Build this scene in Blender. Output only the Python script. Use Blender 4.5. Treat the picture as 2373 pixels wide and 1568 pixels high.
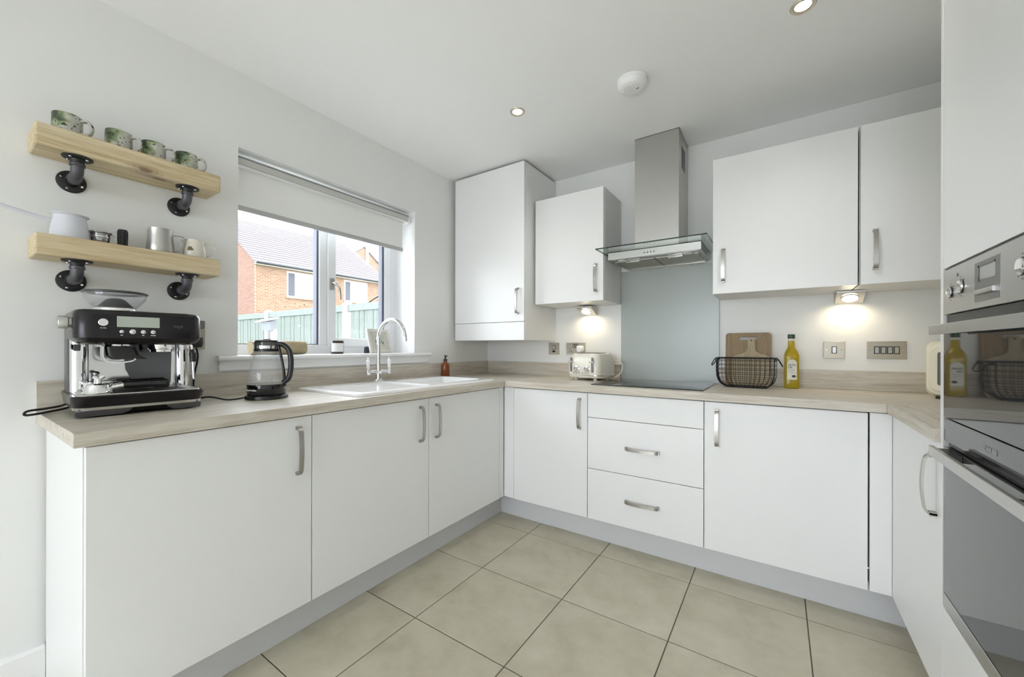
import bpy, bmesh, math, random
from mathutils import Matrix, Vector

random.seed(7)
R = math.radians
PI = math.pi
scene = bpy.context.scene
for o in list(bpy.data.objects):
    bpy.data.objects.remove(o, do_unlink=True)
COL = scene.collection

# ------------------------------------------------------------------ camera
cam_d = bpy.data.cameras.new('camera')
cam = bpy.data.objects.new('camera', cam_d)
COL.objects.link(cam)
cam_d.sensor_width = 36.0
cam_d.lens = 917.06 / 2373 * 36.0
cam_d.shift_y = 18.963 / 2373
cam_d.clip_start = 0.02
cam_d.clip_end = 300
cam.matrix_world = (Matrix.Translation((2.0706, -2.7078, 1.1314)) @ Matrix.Rotation(0.5917, 4, 'Z')
                    @ Matrix.Rotation(PI / 2, 4, 'X') @ Matrix.Rotation(0.002, 4, 'Z'))
scene.camera = cam

# ------------------------------------------------------------------ world, view
world = bpy.data.worlds.new('overcast_sky')
scene.world = world
world.use_nodes = True
bg = world.node_tree.nodes['Background']
bg.inputs[0].default_value = (0.90, 0.96, 1.04, 1)
bg.inputs[1].default_value = 8.5
scene.view_settings.view_transform = 'Standard'
scene.view_settings.look = 'None'
scene.view_settings.gamma = 1.0
scene.view_settings.use_curve_mapping = False
scene.view_settings.exposure = 0.05
try:
    scene.cycles.use_denoising = True
    scene.cycles.use_light_tree = False
    scene.cycles.adaptive_threshold = 0.04
    scene.cycles.max_bounces = 10
    scene.cycles.diffuse_bounces = 6
    scene.cycles.glossy_bounces = 5
    scene.cycles.transparent_max_bounces = 16
    scene.cycles.sample_clamp_indirect = 6
except Exception:
    pass

DOWNLIGHT_W = 14.0
UNDERLIGHT_W = 1.2
FILL_W = 130.0

def area_light(name, loc, rot, sx, sy, watts, col=(1, 1, 1)):
    d = bpy.data.lights.new(name, 'AREA')
    d.shape = 'RECTANGLE'
    d.size, d.size_y = sx, sy
    d.energy = watts
    d.color = col
    o = bpy.data.objects.new(name, d)
    COL.objects.link(o)
    o.location = loc
    o.rotation_euler = rot
    return o

# sky portals (they give no light of their own): the kitchen window and the patio doors behind the camera
for nm, loc, rot, sx, sy in (('patio_portal', (1.51, -6.40, 1.06), (R(90), 0, 0), 2.4, 2.1),
                             ('window_portal', (-.29, -1.3615, 1.571), (R(90), 0, R(-90)), 1.07, .96)):
    area_light(nm, loc, rot, sx, sy, 1).data.cycles.is_portal = True

# ------------------------------------------------------------------ materials
MATS = {}
def P(name, col, rough=0.5, metal=0.0, **kw):
    m = bpy.data.materials.new(name)
    m.use_nodes = True
    b = m.node_tree.nodes['Principled BSDF']
    b.inputs['Base Color'].default_value = (*col, 1)
    b.inputs['Roughness'].default_value = rough
    b.inputs['Metallic'].default_value = metal
    for k, v in kw.items():
        b.inputs[k.replace('_', ' ')].default_value = v
    MATS[name] = m
    return m

def nodes(m):
    return m.node_tree.nodes, m.node_tree.links, m.node_tree.nodes['Principled BSDF']

def add_bump(m, scale=200, strength=0.05, dist=0.002, stretch=(1, 1, 1)):
    n, l, b = nodes(m)
    tc = n.new('ShaderNodeTexCoord'); mp = n.new('ShaderNodeMapping'); mp.inputs['Scale'].default_value = stretch
    no = n.new('ShaderNodeTexNoise'); no.inputs['Scale'].default_value = scale; no.inputs['Detail'].default_value = 3
    bu = n.new('ShaderNodeBump'); bu.inputs['Strength'].default_value = strength; bu.inputs['Distance'].default_value = dist
    l.new(tc.outputs['Object'], mp.inputs['Vector']); l.new(mp.outputs[0], no.inputs['Vector'])
    l.new(no.outputs['Fac'], bu.inputs['Height']); l.new(bu.outputs[0], b.inputs['Normal'])
    return m

def ramp(n, stops):
    r = n.new('ShaderNodeValToRGB')
    e = r.color_ramp.elements
    while len(e) < len(stops):
        e.new(0.5)
    for k, (p, c) in enumerate(stops):
        e[k].position = p
        e[k].color = (*c, 1)
    return r

def wood(name, stops, stretch, scale=6.0, rough=0.45, knots=False, seed=0.0):
    m = P(name, stops[0][1], rough)
    n, l, b = nodes(m)
    tc = n.new('ShaderNodeTexCoord'); mp = n.new('ShaderNodeMapping')
    mp.inputs['Scale'].default_value = stretch
    mp.inputs['Location'].default_value = (seed, seed * .7, seed * .3)
    n1 = n.new('ShaderNodeTexNoise'); n1.inputs['Scale'].default_value = scale
    n1.inputs['Detail'].default_value = 6; n1.inputs['Roughness'].default_value = .62; n1.inputs['Distortion'].default_value = .6
    n2 = n.new('ShaderNodeTexNoise'); n2.inputs['Scale'].default_value = scale * 5; n2.inputs['Detail'].default_value = 4
    mx = n.new('ShaderNodeMix'); mx.data_type = 'FLOAT'; mx.inputs[0].default_value = .35
    l.new(tc.outputs['Object'], mp.inputs['Vector'])
    l.new(mp.outputs[0], n1.inputs['Vector']); l.new(mp.outputs[0], n2.inputs['Vector'])
    l.new(n1.outputs['Fac'], mx.inputs[2]); l.new(n2.outputs['Fac'], mx.inputs[3])
    r = ramp(n, stops)
    l.new(mx.outputs[0], r.inputs[0])
    last = r.outputs[0]
    for (kc, ks) in (knots or ()):                       # knots: centre and stretch, in the board's own space
        mk = n.new('ShaderNodeMapping'); mk.vector_type = 'TEXTURE'
        mk.inputs['Location'].default_value = kc; mk.inputs['Scale'].default_value = ks
        ln = n.new('ShaderNodeVectorMath'); ln.operation = 'LENGTH'
        l.new(tc.outputs['Object'], mk.inputs['Vector']); l.new(mk.outputs[0], ln.inputs[0])
        ns = n.new('ShaderNodeMath'); ns.operation = 'MULTIPLY_ADD'; ns.inputs[1].default_value = .8; ns.inputs[2].default_value = -.4
        l.new(n1.outputs['Fac'], ns.inputs[0])
        sm = n.new('ShaderNodeMath'); sm.operation = 'ADD'; l.new(ln.outputs['Value'], sm.inputs[0]); l.new(ns.outputs[0], sm.inputs[1])
        rk = ramp(n, [(0.0, (1, 1, 1)), (.30, (.8, .8, .8)), (.42, (.25, .25, .25)), (.58, (.42, .42, .42)), (.70, (.10, .10, .10)), (.82, (.2, .2, .2)), (1.0, (0, 0, 0))])
        l.new(sm.outputs[0], rk.inputs[0])
        mc = n.new('ShaderNodeMix'); mc.data_type = 'RGBA'
        l.new(rk.outputs[0], mc.inputs[0]); l.new(last, mc.inputs[6])
        mc.inputs[7].default_value = (.20, .115, .07, 1)
        last = mc.outputs[2]
    l.new(last, b.inputs['Base Color'])
    bu = n.new('ShaderNodeBump'); bu.inputs['Strength'].default_value = .08; bu.inputs['Distance'].default_value = .001
    l.new(mx.outputs[0], bu.inputs['Height']); l.new(bu.outputs[0], b.inputs['Normal'])
    return m

def brushed(name, col, rough, stretch, amount=.12):
    m = P(name, col, rough, 1.0)
    n, l, b = nodes(m)
    tc = n.new('ShaderNodeTexCoord'); mp = n.new('ShaderNodeMapping'); mp.inputs['Scale'].default_value = stretch
    no = n.new('ShaderNodeTexNoise'); no.inputs['Scale'].default_value = 8; no.inputs['Detail'].default_value = 4
    r = n.new('ShaderNodeMapRange'); r.inputs[3].default_value = rough - amount / 2; r.inputs[4].default_value = rough + amount
    l.new(tc.outputs['Object'], mp.inputs['Vector']); l.new(mp.outputs[0], no.inputs['Vector'])
    l.new(no.outputs['Fac'], r.inputs[0]); l.new(r.outputs[0], b.inputs['Roughness'])
    return m

def thin_glass(name, tint=(1, 1, 1), ior=1.45, rough=0.0, body=0.0, bodycol=(1, 1, 1)):
    """a sheet of clear glass: lets light straight through, reflects by Fresnel"""
    m = bpy.data.materials.new(name); m.use_nodes = True
    n, l = m.node_tree.nodes, m.node_tree.links
    n.remove(n['Principled BSDF'])
    out = n['Material Output']
    tr = n.new('ShaderNodeBsdfTransparent'); tr.inputs[0].default_value = (*tint, 1)
    gl = n.new('ShaderNodeBsdfGlossy'); gl.inputs['Roughness'].default_value = rough
    fr = n.new('ShaderNodeFresnel')
    ge = n.new('ShaderNodeNewGeometry')                  # same reflectance from both sides of the sheet
    io = n.new('ShaderNodeMath'); io.operation = 'MULTIPLY_ADD'; io.inputs[1].default_value = 1 / ior - ior; io.inputs[2].default_value = ior
    l.new(ge.outputs['Backfacing'], io.inputs[0]); l.new(io.outputs[0], fr.inputs[0])
    mx = n.new('ShaderNodeMixShader')
    l.new(fr.outputs[0], mx.inputs[0]); l.new(gl.outputs[0], mx.inputs[2])
    src = tr.outputs[0]
    if body > 0:
        df = n.new('ShaderNodeBsdfDiffuse'); df.inputs[0].default_value = (*bodycol, 1)
        m2 = n.new('ShaderNodeMixShader'); m2.inputs[0].default_value = body
        l.new(tr.outputs[0], m2.inputs[1]); l.new(df.outputs[0], m2.inputs[2]); src = m2.outputs[0]
    l.new(src, mx.inputs[1]); l.new(mx.outputs[0], out.inputs[0])
    MATS[name] = m
    return m

def emit(name, col, s):
    m = P(name, col, .4)
    b = m.node_tree.nodes['Principled BSDF']
    b.inputs['Emission Color'].default_value = (*col, 1)
    b.inputs['Emission Strength'].default_value = s
    return m

WALL = add_bump(P('painted_plaster', (.80, .80, .785), .7), 350, .03)
CEIL = P('ceiling_paint', (.92, .92, .92), .8)
REVEAL = P('reveal_paint', (.86, .86, .86), .7)
CAB = P('matt_white_door', (.80, .80, .795), .32)
CARC = P('white_carcass', (.80, .80, .79), .45)
PLINTH = P('plinth_board', (.60, .60, .61), .5)
TRIMW = P('white_gloss_trim', (.86, .86, .86), .25)
UPVC = P('white_upvc', (.84, .85, .87), .25)
GASKET = P('grey_gasket', (.12, .13, .17), .5)
WS = [(0.28, (.34, .29, .225)), (.40, (.47, .42, .345)), (.52, (.57, .525, .45)), (.64, (.63, .59, .52)), (.8, (.69, .66, .60))]
WOOD_Y = wood('pale_laminate_y', WS, (9, .55, 9), 5, .42)
WOOD_X = wood('pale_laminate_x', WS, (.55, 9, 9), 5, .42, seed=3)
PINE = wood('pine_board', [(.30, (.32, .215, .10)), (.40, (.47, .36, .20)), (.50, (.58, .475, .30)), (.60, (.66, .57, .39)), (.75, (.72, .64, .47))],
            (22, 1.3, 34), 1.8, .6, knots=(((.145, .012, .006), (.06, .055, .026)), ((.11, .06, .0), (.03, .07, .02))))
PINE2 = wood('pine_board_b', [(.28, (.36, .235, .10)), (.40, (.50, .385, .22)), (.50, (.59, .485, .31)), (.62, (.67, .58, .40)), (.78, (.72, .64, .47))],
             (20, 1.2, 30), 1.8, .6, seed=5.3)
BAMBOO = wood('bamboo', [(.3, (.13, .075, .03)), (.45, (.23, .150, .072)), (.58, (.28, .195, .10)), (.75, (.34, .245, .135))], (22, 6, 1.6), 3, .5, seed=1)
BEECH = wood('beech', [(.3, (.30, .225, .125)), (.5, (.37, .295, .175)), (.7, (.43, .35, .225))], (8, 8, 1.5), 4, .5, seed=2)
STEEL = brushed('brushed_steel', (.50, .49, .47), .30, (1, 1, 60))
STEELH = brushed('brushed_steel_h', (.55, .54, .52), .30, (2, 60, 60))
HANDLE = P('satin_nickel', (.47, .45, .42), .34, 1.0)
CHROME = P('chrome', (.82, .82, .83), .06, 1.0)
DCHROME = P('dark_chrome', (.35, .35, .36), .15, 1.0)
BLACKP = P('black_plastic', (.012, .012, .013), .35)
BLACKG = P('black_gloss', (.008, .008, .009), .08)
RUBBER = P('black_rubber', (.015, .015, .016), .6)
IRON = add_bump(P('black_iron', (.035, .035, .037), .45, .6), 400, .15)
IRONG = P('grey_malleable', (.10, .10, .11), .45, .7)
GUN = P('black_truffle_metal', (.035, .033, .036), .24, .85)
GUNS = P('gunmetal_side', (.13, .13, .145), .3, .8)
CERAM = P('white_ceramic', (.88, .88, .88), .08)
SINKM = P('sink_ceramic', (.86, .86, .855), .12)
CREAM = P('cream_enamel', (.74, .70, .60), .22)
CREAM2 = P('cream_plastic', (.80, .75, .58), .3)
WIREM = P('black_wire', (.012, .012, .013), .45, .3)
SPLASH = P('back_painted_glass', (.41, .445, .43), .22)
HOBG = P('hob_glass', (.016, .017, .019), .05)
OVENG = P('oven_glass', (.03, .031, .034), .03, 0, IOR=1.95)
OVENC = P('oven_cavity', (.05, .05, .05), .4)
GLASS = thin_glass('window_glass')
KGLASS = thin_glass('kettle_glass', (.97, .975, .98), 1.40, body=.07)
HGLASS = thin_glass('canopy_glass', (.90, .95, .93), 1.35, body=.03, bodycol=(.6, .7, .66))
GEDGE = P('glass_edge', (.02, .035, .03), .1)
AMBER = P('amber_glass', (.20, .055, .012), .08)
LCD = P('lcd_panel', (.42, .45, .40), .25)
PAPER = P('paper_label', (.74, .72, .62), .6)
INK = P('print_ink', (.05, .05, .05), .6)
WHITEINK = P('white_print', (.85, .85, .85), .5)
GREYINK = P('grey_print', (.35, .35, .36), .5)
FABRIC = P('blind_fabric', (.88, .88, .86), .8)
_n, _l, _b = nodes(FABRIC)
_t = _n.new('ShaderNodeBsdfTranslucent'); _t.inputs[0].default_value = (.85, .85, .83, 1)
_m = _n.new('ShaderNodeMixShader'); _m.inputs[0].default_value = .12
_l.new(_b.outputs[0], _m.inputs[1]); _l.new(_t.outputs[0], _m.inputs[2]); _l.new(_m.outputs[0], _n['Material Output'].inputs[0])
SOCKET = brushed('socket_plate', (.42, .385, .32), .42, (40, 40, 40))
LAMPON = emit('lamp_lens', (1.0, .90, .68), 18)
LAMPON2 = emit('downlight_lens', (1.0, .93, .76), 22)
FILTER = brushed('filter_mesh', (.42, .40, .34), .4, (80, 80, 80))
OIL = P('olive_oil', (.62, .47, .03), .06, 0, IOR=1.36)
OIL.node_tree.nodes['Principled BSDF'].inputs['Transmission Weight'].default_value = .55
PETCLEAR = thin_glass('clear_plastic', (.97, .97, .95), 1.4, body=.08)
GREENCAP = P('dark_green_cap', (.02, .06, .035), .4)
MILKPAN = P('white_enamel', (.62, .63, .68), .12)

def floor_tile_mat():
    m = P('porcelain_tile', (.5, .45, .36), .38)
    n, l, b = nodes(m)
    oi = n.new('ShaderNodeObjectInfo')
    tc = n.new('ShaderNodeTexCoord')
    ad = n.new('ShaderNodeVectorMath'); ad.operation = 'ADD'
    sc = n.new('ShaderNodeVectorMath'); sc.operation = 'SCALE'; sc.inputs[3].default_value = 9
    cb = n.new('ShaderNodeCombineXYZ')
    l.new(oi.outputs['Random'], cb.inputs[0]); l.new(oi.outputs['Random'], cb.inputs[1])
    l.new(cb.outputs[0], sc.inputs[0]); l.new(tc.outputs['Object'], ad.inputs[0]); l.new(sc.outputs[0], ad.inputs[1])
    n1 = n.new('ShaderNodeTexNoise'); n1.inputs['Scale'].default_value = 5; n1.inputs['Detail'].default_value = 7; n1.inputs['Roughness'].default_value = .65
    l.new(ad.outputs[0], n1.inputs['Vector'])
    r = ramp(n, [(.3, (.42, .385, .285)), (.5, (.51, .475, .37)), (.7, (.57, .535, .43))])
    l.new(n1.outputs['Fac'], r.inputs[0])
    l.new(r.outputs[0], b.inputs['Base Color'])
    rr = n.new('ShaderNodeMapRange'); rr.inputs[3].default_value = .3; rr.inputs[4].default_value = .5
    l.new(n1.outputs['Fac'], rr.inputs[0]); l.new(rr.outputs[0], b.inputs['Roughness'])
    return m
TILE = floor_tile_mat()
GROUT = P('floor_grout', (.13, .115, .09), .9)

def speckle_mug_mat(seed):
    """off-white glaze with a green splash on one side and dark flecks"""
    m = P('splashed_glaze', (.5, .5, .46), .3)
    n, l, b = nodes(m)
    tc = n.new('ShaderNodeTexCoord')
    mp = n.new('ShaderNodeMapping'); mp.inputs['Location'].default_value = (seed, seed * 2.1, seed * .4)
    l.new(tc.outputs['Object'], mp.inputs['Vector'])
    dt = n.new('ShaderNodeVectorMath'); dt.operation = 'DOT_PRODUCT'; dt.inputs[1].default_value = (-.43, -.90, .25)
    l.new(tc.outputs['Object'], dt.inputs[0])
    no = n.new('ShaderNodeTexNoise'); no.inputs['Scale'].default_value = 38; no.inputs['Detail'].default_value = 3
    l.new(mp.outputs[0], no.inputs['Vector'])
    # the splash sits on one flank of the cup
    ma = n.new('ShaderNodeMath'); ma.operation = 'MULTIPLY_ADD'; ma.inputs[1].default_value = 15.0; ma.inputs[2].default_value = -.56
    l.new(dt.outputs['Value'], ma.inputs[0])
    mb = n.new('ShaderNodeMath'); mb.operation = 'ADD'; l.new(ma.outputs[0], mb.inputs[0]); l.new(no.outputs['Fac'], mb.inputs[1])
    g = ramp(n, [(.34, (.48, .48, .43)), (.44, (.30, .33, .19)), (.58, (.13, .18, .09)), (.72, (.03, .05, .022))])
    l.new(mb.outputs[0], g.inputs[0])
    n2 = n.new('ShaderNodeTexNoise'); n2.inputs['Scale'].default_value = 125; n2.inputs['Detail'].default_value = 1
    l.new(mp.outputs[0], n2.inputs['Vector'])
    f = ramp(n, [(.0, (0, 0, 0)), (.64, (0, 0, 0)), (.67, (1, 1, 1))]); l.new(n2.outputs['Fac'], f.inputs[0])
    mx = n.new('ShaderNodeMix'); mx.data_type = 'RGBA'
    l.new(f.outputs[0], mx.inputs[0]); l.new(g.outputs[0], mx.inputs[6]); mx.inputs[7].default_value = (.02, .018, .012, 1)
    l.new(mx.outputs[2], b.inputs['Base Color'])
    return m

def brick_mat(name, c1, c2, mortar, wall_axis):
    m = P(name, c1, .9)
    n, l, b = nodes(m)
    tc = n.new('ShaderNodeTexCoord'); sx = n.new('ShaderNodeSeparateXYZ'); cb = n.new('ShaderNodeCombineXYZ')
    l.new(tc.outputs['Object'], sx.inputs[0]); l.new(sx.outputs[wall_axis], cb.inputs[0]); l.new(sx.outputs[2], cb.inputs[1])
    br = n.new('ShaderNodeTexBrick'); br.inputs['Scale'].default_value = 1.0
    br.inputs['Brick Width'].default_value = .225; br.inputs['Row Height'].default_value = .075
    br.inputs['Mortar Size'].default_value = .010; br.inputs['Bias'].default_value = 0
    br.inputs['Color1'].default_value = (*c1, 1); br.inputs['Color2'].default_value = (*c2, 1); br.inputs['Mortar'].default_value = (*mortar, 1)
    l.new(cb.outputs[0], br.inputs['Vector']); l.new(br.outputs['Color'], b.inputs['Base Color'])
    return m
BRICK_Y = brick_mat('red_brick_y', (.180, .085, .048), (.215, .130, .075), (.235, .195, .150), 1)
BRICK_X_SHADE = brick_mat('red_brick_x_shade', (.150, .062, .040), (.180, .095, .062), (.185, .140, .115), 0)  # same house brick; shade of the gable side put into the colour

def roof_mat():
    m = P('concrete_roof_tiles', (.40, .32, .31), .85)
    n, l, b = nodes(m)
    tc = n.new('ShaderNodeTexCoord')
    no = n.new('ShaderNodeTexNoise'); no.inputs['Scale'].default_value = 6
    l.new(tc.outputs['Object'], no.inputs['Vector'])
    r = ramp(n, [(.3, (.130, .115, .118)), (.7, (.150, .134, .138))]); l.new(no.outputs['Fac'], r.inputs[0]); l.new(r.outputs[0], b.inputs['Base Color'])
    return m
ROOF = roof_mat()
FENCE = wood('green_stained_timber', [(.2, (.085, .105, .092)), (.45, (.115, .135, .120)), (.6, (.14, .16, .144)), (.8, (.18, .20, .183))], (7, 7, 1.2), 3, .85)
FENCECAP = P('green_cap_rail', (.135, .155, .143), .8)
CONCRETE = P('pale_concrete', (.28, .28, .275), .9)
BOUNCE_PAVING = P('pale_bounce_paving', (.50, .49, .46), .9)
GRASS = P('lawn', (.07, .11, .04), .95)
LEAF = P('yellow_green_leaf', (.20, .24, .06), .7)
BARK = wood('birch_bark', [(0, (.22, .16, .09)), (.5, (.42, .35, .22)), (1, (.6, .54, .38))], (3, 1, 3), 12, .8)
LOGEND = P('cut_log_end', (.62, .53, .34), .8)
SLATE = P('far_window_pane', (.05, .052, .065), .55)

# ------------------------------------------------------------------ mesh builder
def frame_from(d):
    d = d.normalized()
    a = Vector((0, 0, 1)) if abs(d.z) < .9 else Vector((1, 0, 0))
    u = d.cross(a).normalized()
    return u, d.cross(u).normalized()

class MB:
    def __init__(self):
        self.v = []; self.f = []
    def add(self, vs, fs):
        k = len(self.v)
        self.v += [tuple(p) for p in vs]
        self.f += [tuple(i + k for i in f) for f in fs]
        return self
    def box(self, x0, x1, y0, y1, z0, z1):
        x0, x1 = sorted((x0, x1)); y0, y1 = sorted((y0, y1)); z0, z1 = sorted((z0, z1))
        return self.add([(x0, y0, z0), (x1, y0, z0), (x1, y1, z0), (x0, y1, z0), (x0, y0, z1), (x1, y0, z1), (x1, y1, z1), (x0, y1, z1)],
                        [(0, 3, 2, 1), (4, 5, 6, 7), (0, 1, 5, 4), (1, 2, 6, 5), (2, 3, 7, 6), (3, 0, 4, 7)])
    def loft(self, rings, caps=True, closed=False):
        n = len(rings[0]); vs = [p for r in rings for p in r]; fs = []
        m = len(rings)
        for k in range(m - (0 if closed else 1)):
            a, b = k * n, ((k + 1) % m) * n
            for i in range(n):
                j = (i + 1) % n
                fs.append((a + i, a + j, b + j, b + i))
        if caps and not closed:
            fs.append(tuple(reversed(range(n)))); fs.append(tuple(range((m - 1) * n, m * n)))
        return self.add(vs, fs)
    def lathe(self, prof, n=32, c=(0, 0, 0), axis='z', closed=None, caps=True):
        rings = []
        if closed is None:      # a profile that never touches the axis is the section of a ring or a hollow vessel
            closed = len(prof) >= 4 and prof[0][0] > .001 and prof[-1][0] > .001
        for r, z in prof:
            ring = []
            for i in range(n):
                a = 2 * PI * i / n
                x, y = max(r, 1e-5) * math.cos(a), max(r, 1e-5) * math.sin(a)
                if axis == 'z': p = (x, y, z)
                elif axis == 'y': p = (y, z, x)
                else: p = (z, x, y)
                ring.append((p[0] + c[0], p[1] + c[1], p[2] + c[2]))
            rings.append(ring)
        return self.loft(rings, caps, closed)
    def cyl(self, p0, p1, r, n=16, r2=None):
        p0, p1 = Vector(p0), Vector(p1)
        u, w = frame_from(p1 - p0)
        r2 = r if r2 is None else r2
        return self.loft([[p0 + (u * math.cos(2 * PI * i / n) + w * math.sin(2 * PI * i / n)) * r for i in range(n)],
                          [p1 + (u * math.cos(2 * PI * i / n) + w * math.sin(2 * PI * i / n)) * r2 for i in range(n)]])
    def tube(self, pts, r, n=8, closed=False, sx=1.0):
        pts = [Vector(p) for p in pts]
        m = len(pts); rings = []
        rad = r if isinstance(r, (list, tuple)) else [r] * m
        t0 = (pts[1] - pts[0]) if not closed else (pts[1] - pts[-1])
        u, w = frame_from(t0)
        for k in range(m):
            if closed: t = pts[(k + 1) % m] - pts[k - 1]
            elif k == 0: t = pts[1] - pts[0]
            elif k == m - 1: t = pts[-1] - pts[-2]
            else: t = pts[k + 1] - pts[k - 1]
            t.normalize()
            u = (u - t * u.dot(t)); u.normalize(); w = t.cross(u)
            rings.append([pts[k] + (u * math.cos(2 * PI * i / n) * sx + w * math.sin(2 * PI * i / n)) * rad[k] for i in range(n)])
        return self.loft(rings, True, closed)
    def prism(self, poly, axis, a0, a1):
        def put(p, t):
            if axis == 'x': return (t, p[0], p[1])
            if axis == 'y': return (p[0], t, p[1])
            return (p[0], p[1], t)
        return self.loft([[put(p, a0) for p in poly], [put(p, a1) for p in poly]])
    def strip(self, path, width_axis, w, t):
        """bent flat bar: path of 3-D points in a plane, width along width_axis, thickness t"""
        pts = [Vector(p) for p in path]; wa = Vector(width_axis).normalized(); rings = []
        for k, p in enumerate(pts):
            d = (pts[min(k + 1, len(pts) - 1)] - pts[max(k - 1, 0)]).normalized()
            nn = d.cross(wa).normalized()
            rings.append([p + wa * w / 2 + nn * t / 2, p - wa * w / 2 + nn * t / 2, p - wa * w / 2 - nn * t / 2, p + wa * w / 2 - nn * t / 2])
        return self.loft(rings)
    def xf(self, M):
        self.v = [tuple(M @ Vector(p)) for p in self.v]
        return self
    def mesh(self, name, smooth=38):
        me = bpy.data.meshes.new(name)
        me.from_pydata(self.v, [], self.f)
        bm = bmesh.new(); bm.from_mesh(me)
        bmesh.ops.recalc_face_normals(bm, faces=bm.faces)
        bm.to_mesh(me); bm.free()
        if smooth:
            me.shade_smooth()
            me.set_sharp_from_angle(angle=R(smooth))
        return me
    def build(self, name, mat, parent=None, bevel=0, seg=2, smooth=38, label=None):
        me = self.mesh(name, smooth)
        me.materials.append(mat)
        o = bpy.data.objects.new(name, me)
        COL.objects.link(o)
        if parent is not None: o.parent = parent
        if label: o['label'] = label
        if bevel:
            b = o.modifiers.new('edge', 'BEVEL')
            b.width = bevel; b.segments = seg; b.limit_method = 'ANGLE'; b.angle_limit = R(40)
            b.harden_normals = False
        return o

def rrect(x0, x1, y0, y1, r, n=5):
    pts = []
    for cx, cy, a in ((x1 - r, y1 - r, 0), (x0 + r, y1 - r, 90), (x0 + r, y0 + r, 180), (x1 - r, y0 + r, 270)):
        for k in range(n + 1):
            t = R(a + 90 * k / n)
            pts.append((cx + r * math.cos(t), cy + r * math.sin(t)))
    return pts

def ring_z(poly, z): return [(p[0], p[1], z) for p in poly]

def arc(c, r, a0, a1, n, plane='xz'):
    out = []
    for k in range(n + 1):
        a = R(a0 + (a1 - a0) * k / n)
        p, q = r * math.cos(a), r * math.sin(a)
        if plane == 'xz': out.append((c[0] + p, c[1], c[2] + q))
        elif plane == 'yz': out.append((c[0], c[1] + p, c[2] + q))
        else: out.append((c[0] + p, c[1] + q, c[2]))
    return out

def smooth_path(pts, n=6):
    """Catmull-Rom through the points"""
    P_ = [Vector(p) for p in pts]; out = []
    for k in range(len(P_) - 1):
        p0, p1, p2, p3 = P_[max(k - 1, 0)], P_[k], P_[k + 1], P_[min(k + 2, len(P_) - 1)]
        for i in range(n):
            t = i / n
            out.append(.5 * ((2 * p1) + (p2 - p0) * t + (2 * p0 - 5 * p1 + 4 * p2 - p3) * t * t + (3 * p1 - p0 - 3 * p2 + p3) * t ** 3))
    out.append(P_[-1])
    return out

def thing(name, label, cat, loc=(0, 0, 0), rz=0.0, group=None):
    o = bpy.data.objects.new(name, None)
    o.empty_display_size = .05
    COL.objects.link(o)
    o.location = loc; o.rotation_euler = (0, 0, rz)
    o['label'] = label; o['category'] = cat
    if group: o['group'] = group
    return o

def tag(o, label, cat, group=None):
    o['label'] = label; o['category'] = cat
    if group: o['group'] = group
    return o

def struct(o, label, cat=None):
    o['kind'] = 'structure'; o['label'] = label
    if cat: o['category'] = cat
    return o

def cut(o, cutters):
    """subtract the cutter builders from o, for good"""
    tmp = []
    bpy.context.view_layer.update()
    for c in cutters:                                    # cutters are given in o's own space
        me = c.mesh('cutter', 0)
        t = bpy.data.objects.new('cutter', me); COL.objects.link(t); tmp.append(t)
        t.matrix_world = o.matrix_world
        m = o.modifiers.new('cut', 'BOOLEAN'); m.operation = 'DIFFERENCE'; m.object = t; m.solver = 'EXACT'
    bpy.context.view_layer.update()
    dg = bpy.context.evaluated_depsgraph_get()
    me = bpy.data.meshes.new_from_object(o.evaluated_get(dg))
    o.modifiers.clear()
    o.data = me
    for t in tmp: bpy.data.objects.remove(t, do_unlink=True)
    return o

def lettering(text, size, mat, parent, M, extrude=.0004, name='lettering', bold=0.0, align='CENTER'):
    cu = bpy.data.curves.new('lettering', 'FONT')
    cu.body = text; cu.size = size; cu.extrude = extrude; cu.align_x = align; cu.align_y = 'CENTER'; cu.offset = bold
    t = bpy.data.objects.new('lettering', cu); COL.objects.link(t)
    bpy.context.view_layer.update()
    dg = bpy.context.evaluated_depsgraph_get()
    me = bpy.data.meshes.new_from_object(t.evaluated_get(dg))
    bpy.data.objects.remove(t, do_unlink=True)
    me.transform(M)
    me.materials.clear(); me.materials.append(mat)
    o = bpy.data.objects.new(name, me); COL.objects.link(o); o.parent = parent
    return o

# matrices that stand text up on a wall: facing +x (reads along +y), facing -y (reads along +x), facing -x (reads along -y)
FACE_PX = Matrix(((0, 0, 1, 0), (1, 0, 0, 0), (0, 1, 0, 0), (0, 0, 0, 1)))
FACE_NY = Matrix(((1, 0, 0, 0), (0, 0, -1, 0), (0, 1, 0, 0), (0, 0, 0, 1)))
FACE_NX = Matrix(((0, 0, -1, 0), (-1, 0, 0, 0), (0, 1, 0, 0), (0, 0, 0, 1)))
def T(x, y, z): return Matrix.Translation((x, y, z))

# ================================================================== the room
RX, RY, RZ = 3.02, -6.2, 2.40
WY0, WY1, WZ0, WZ1 = -1.901, -.822, 1.085, 2.057      # window opening
WT = .30                                              # outer wall thickness

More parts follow.
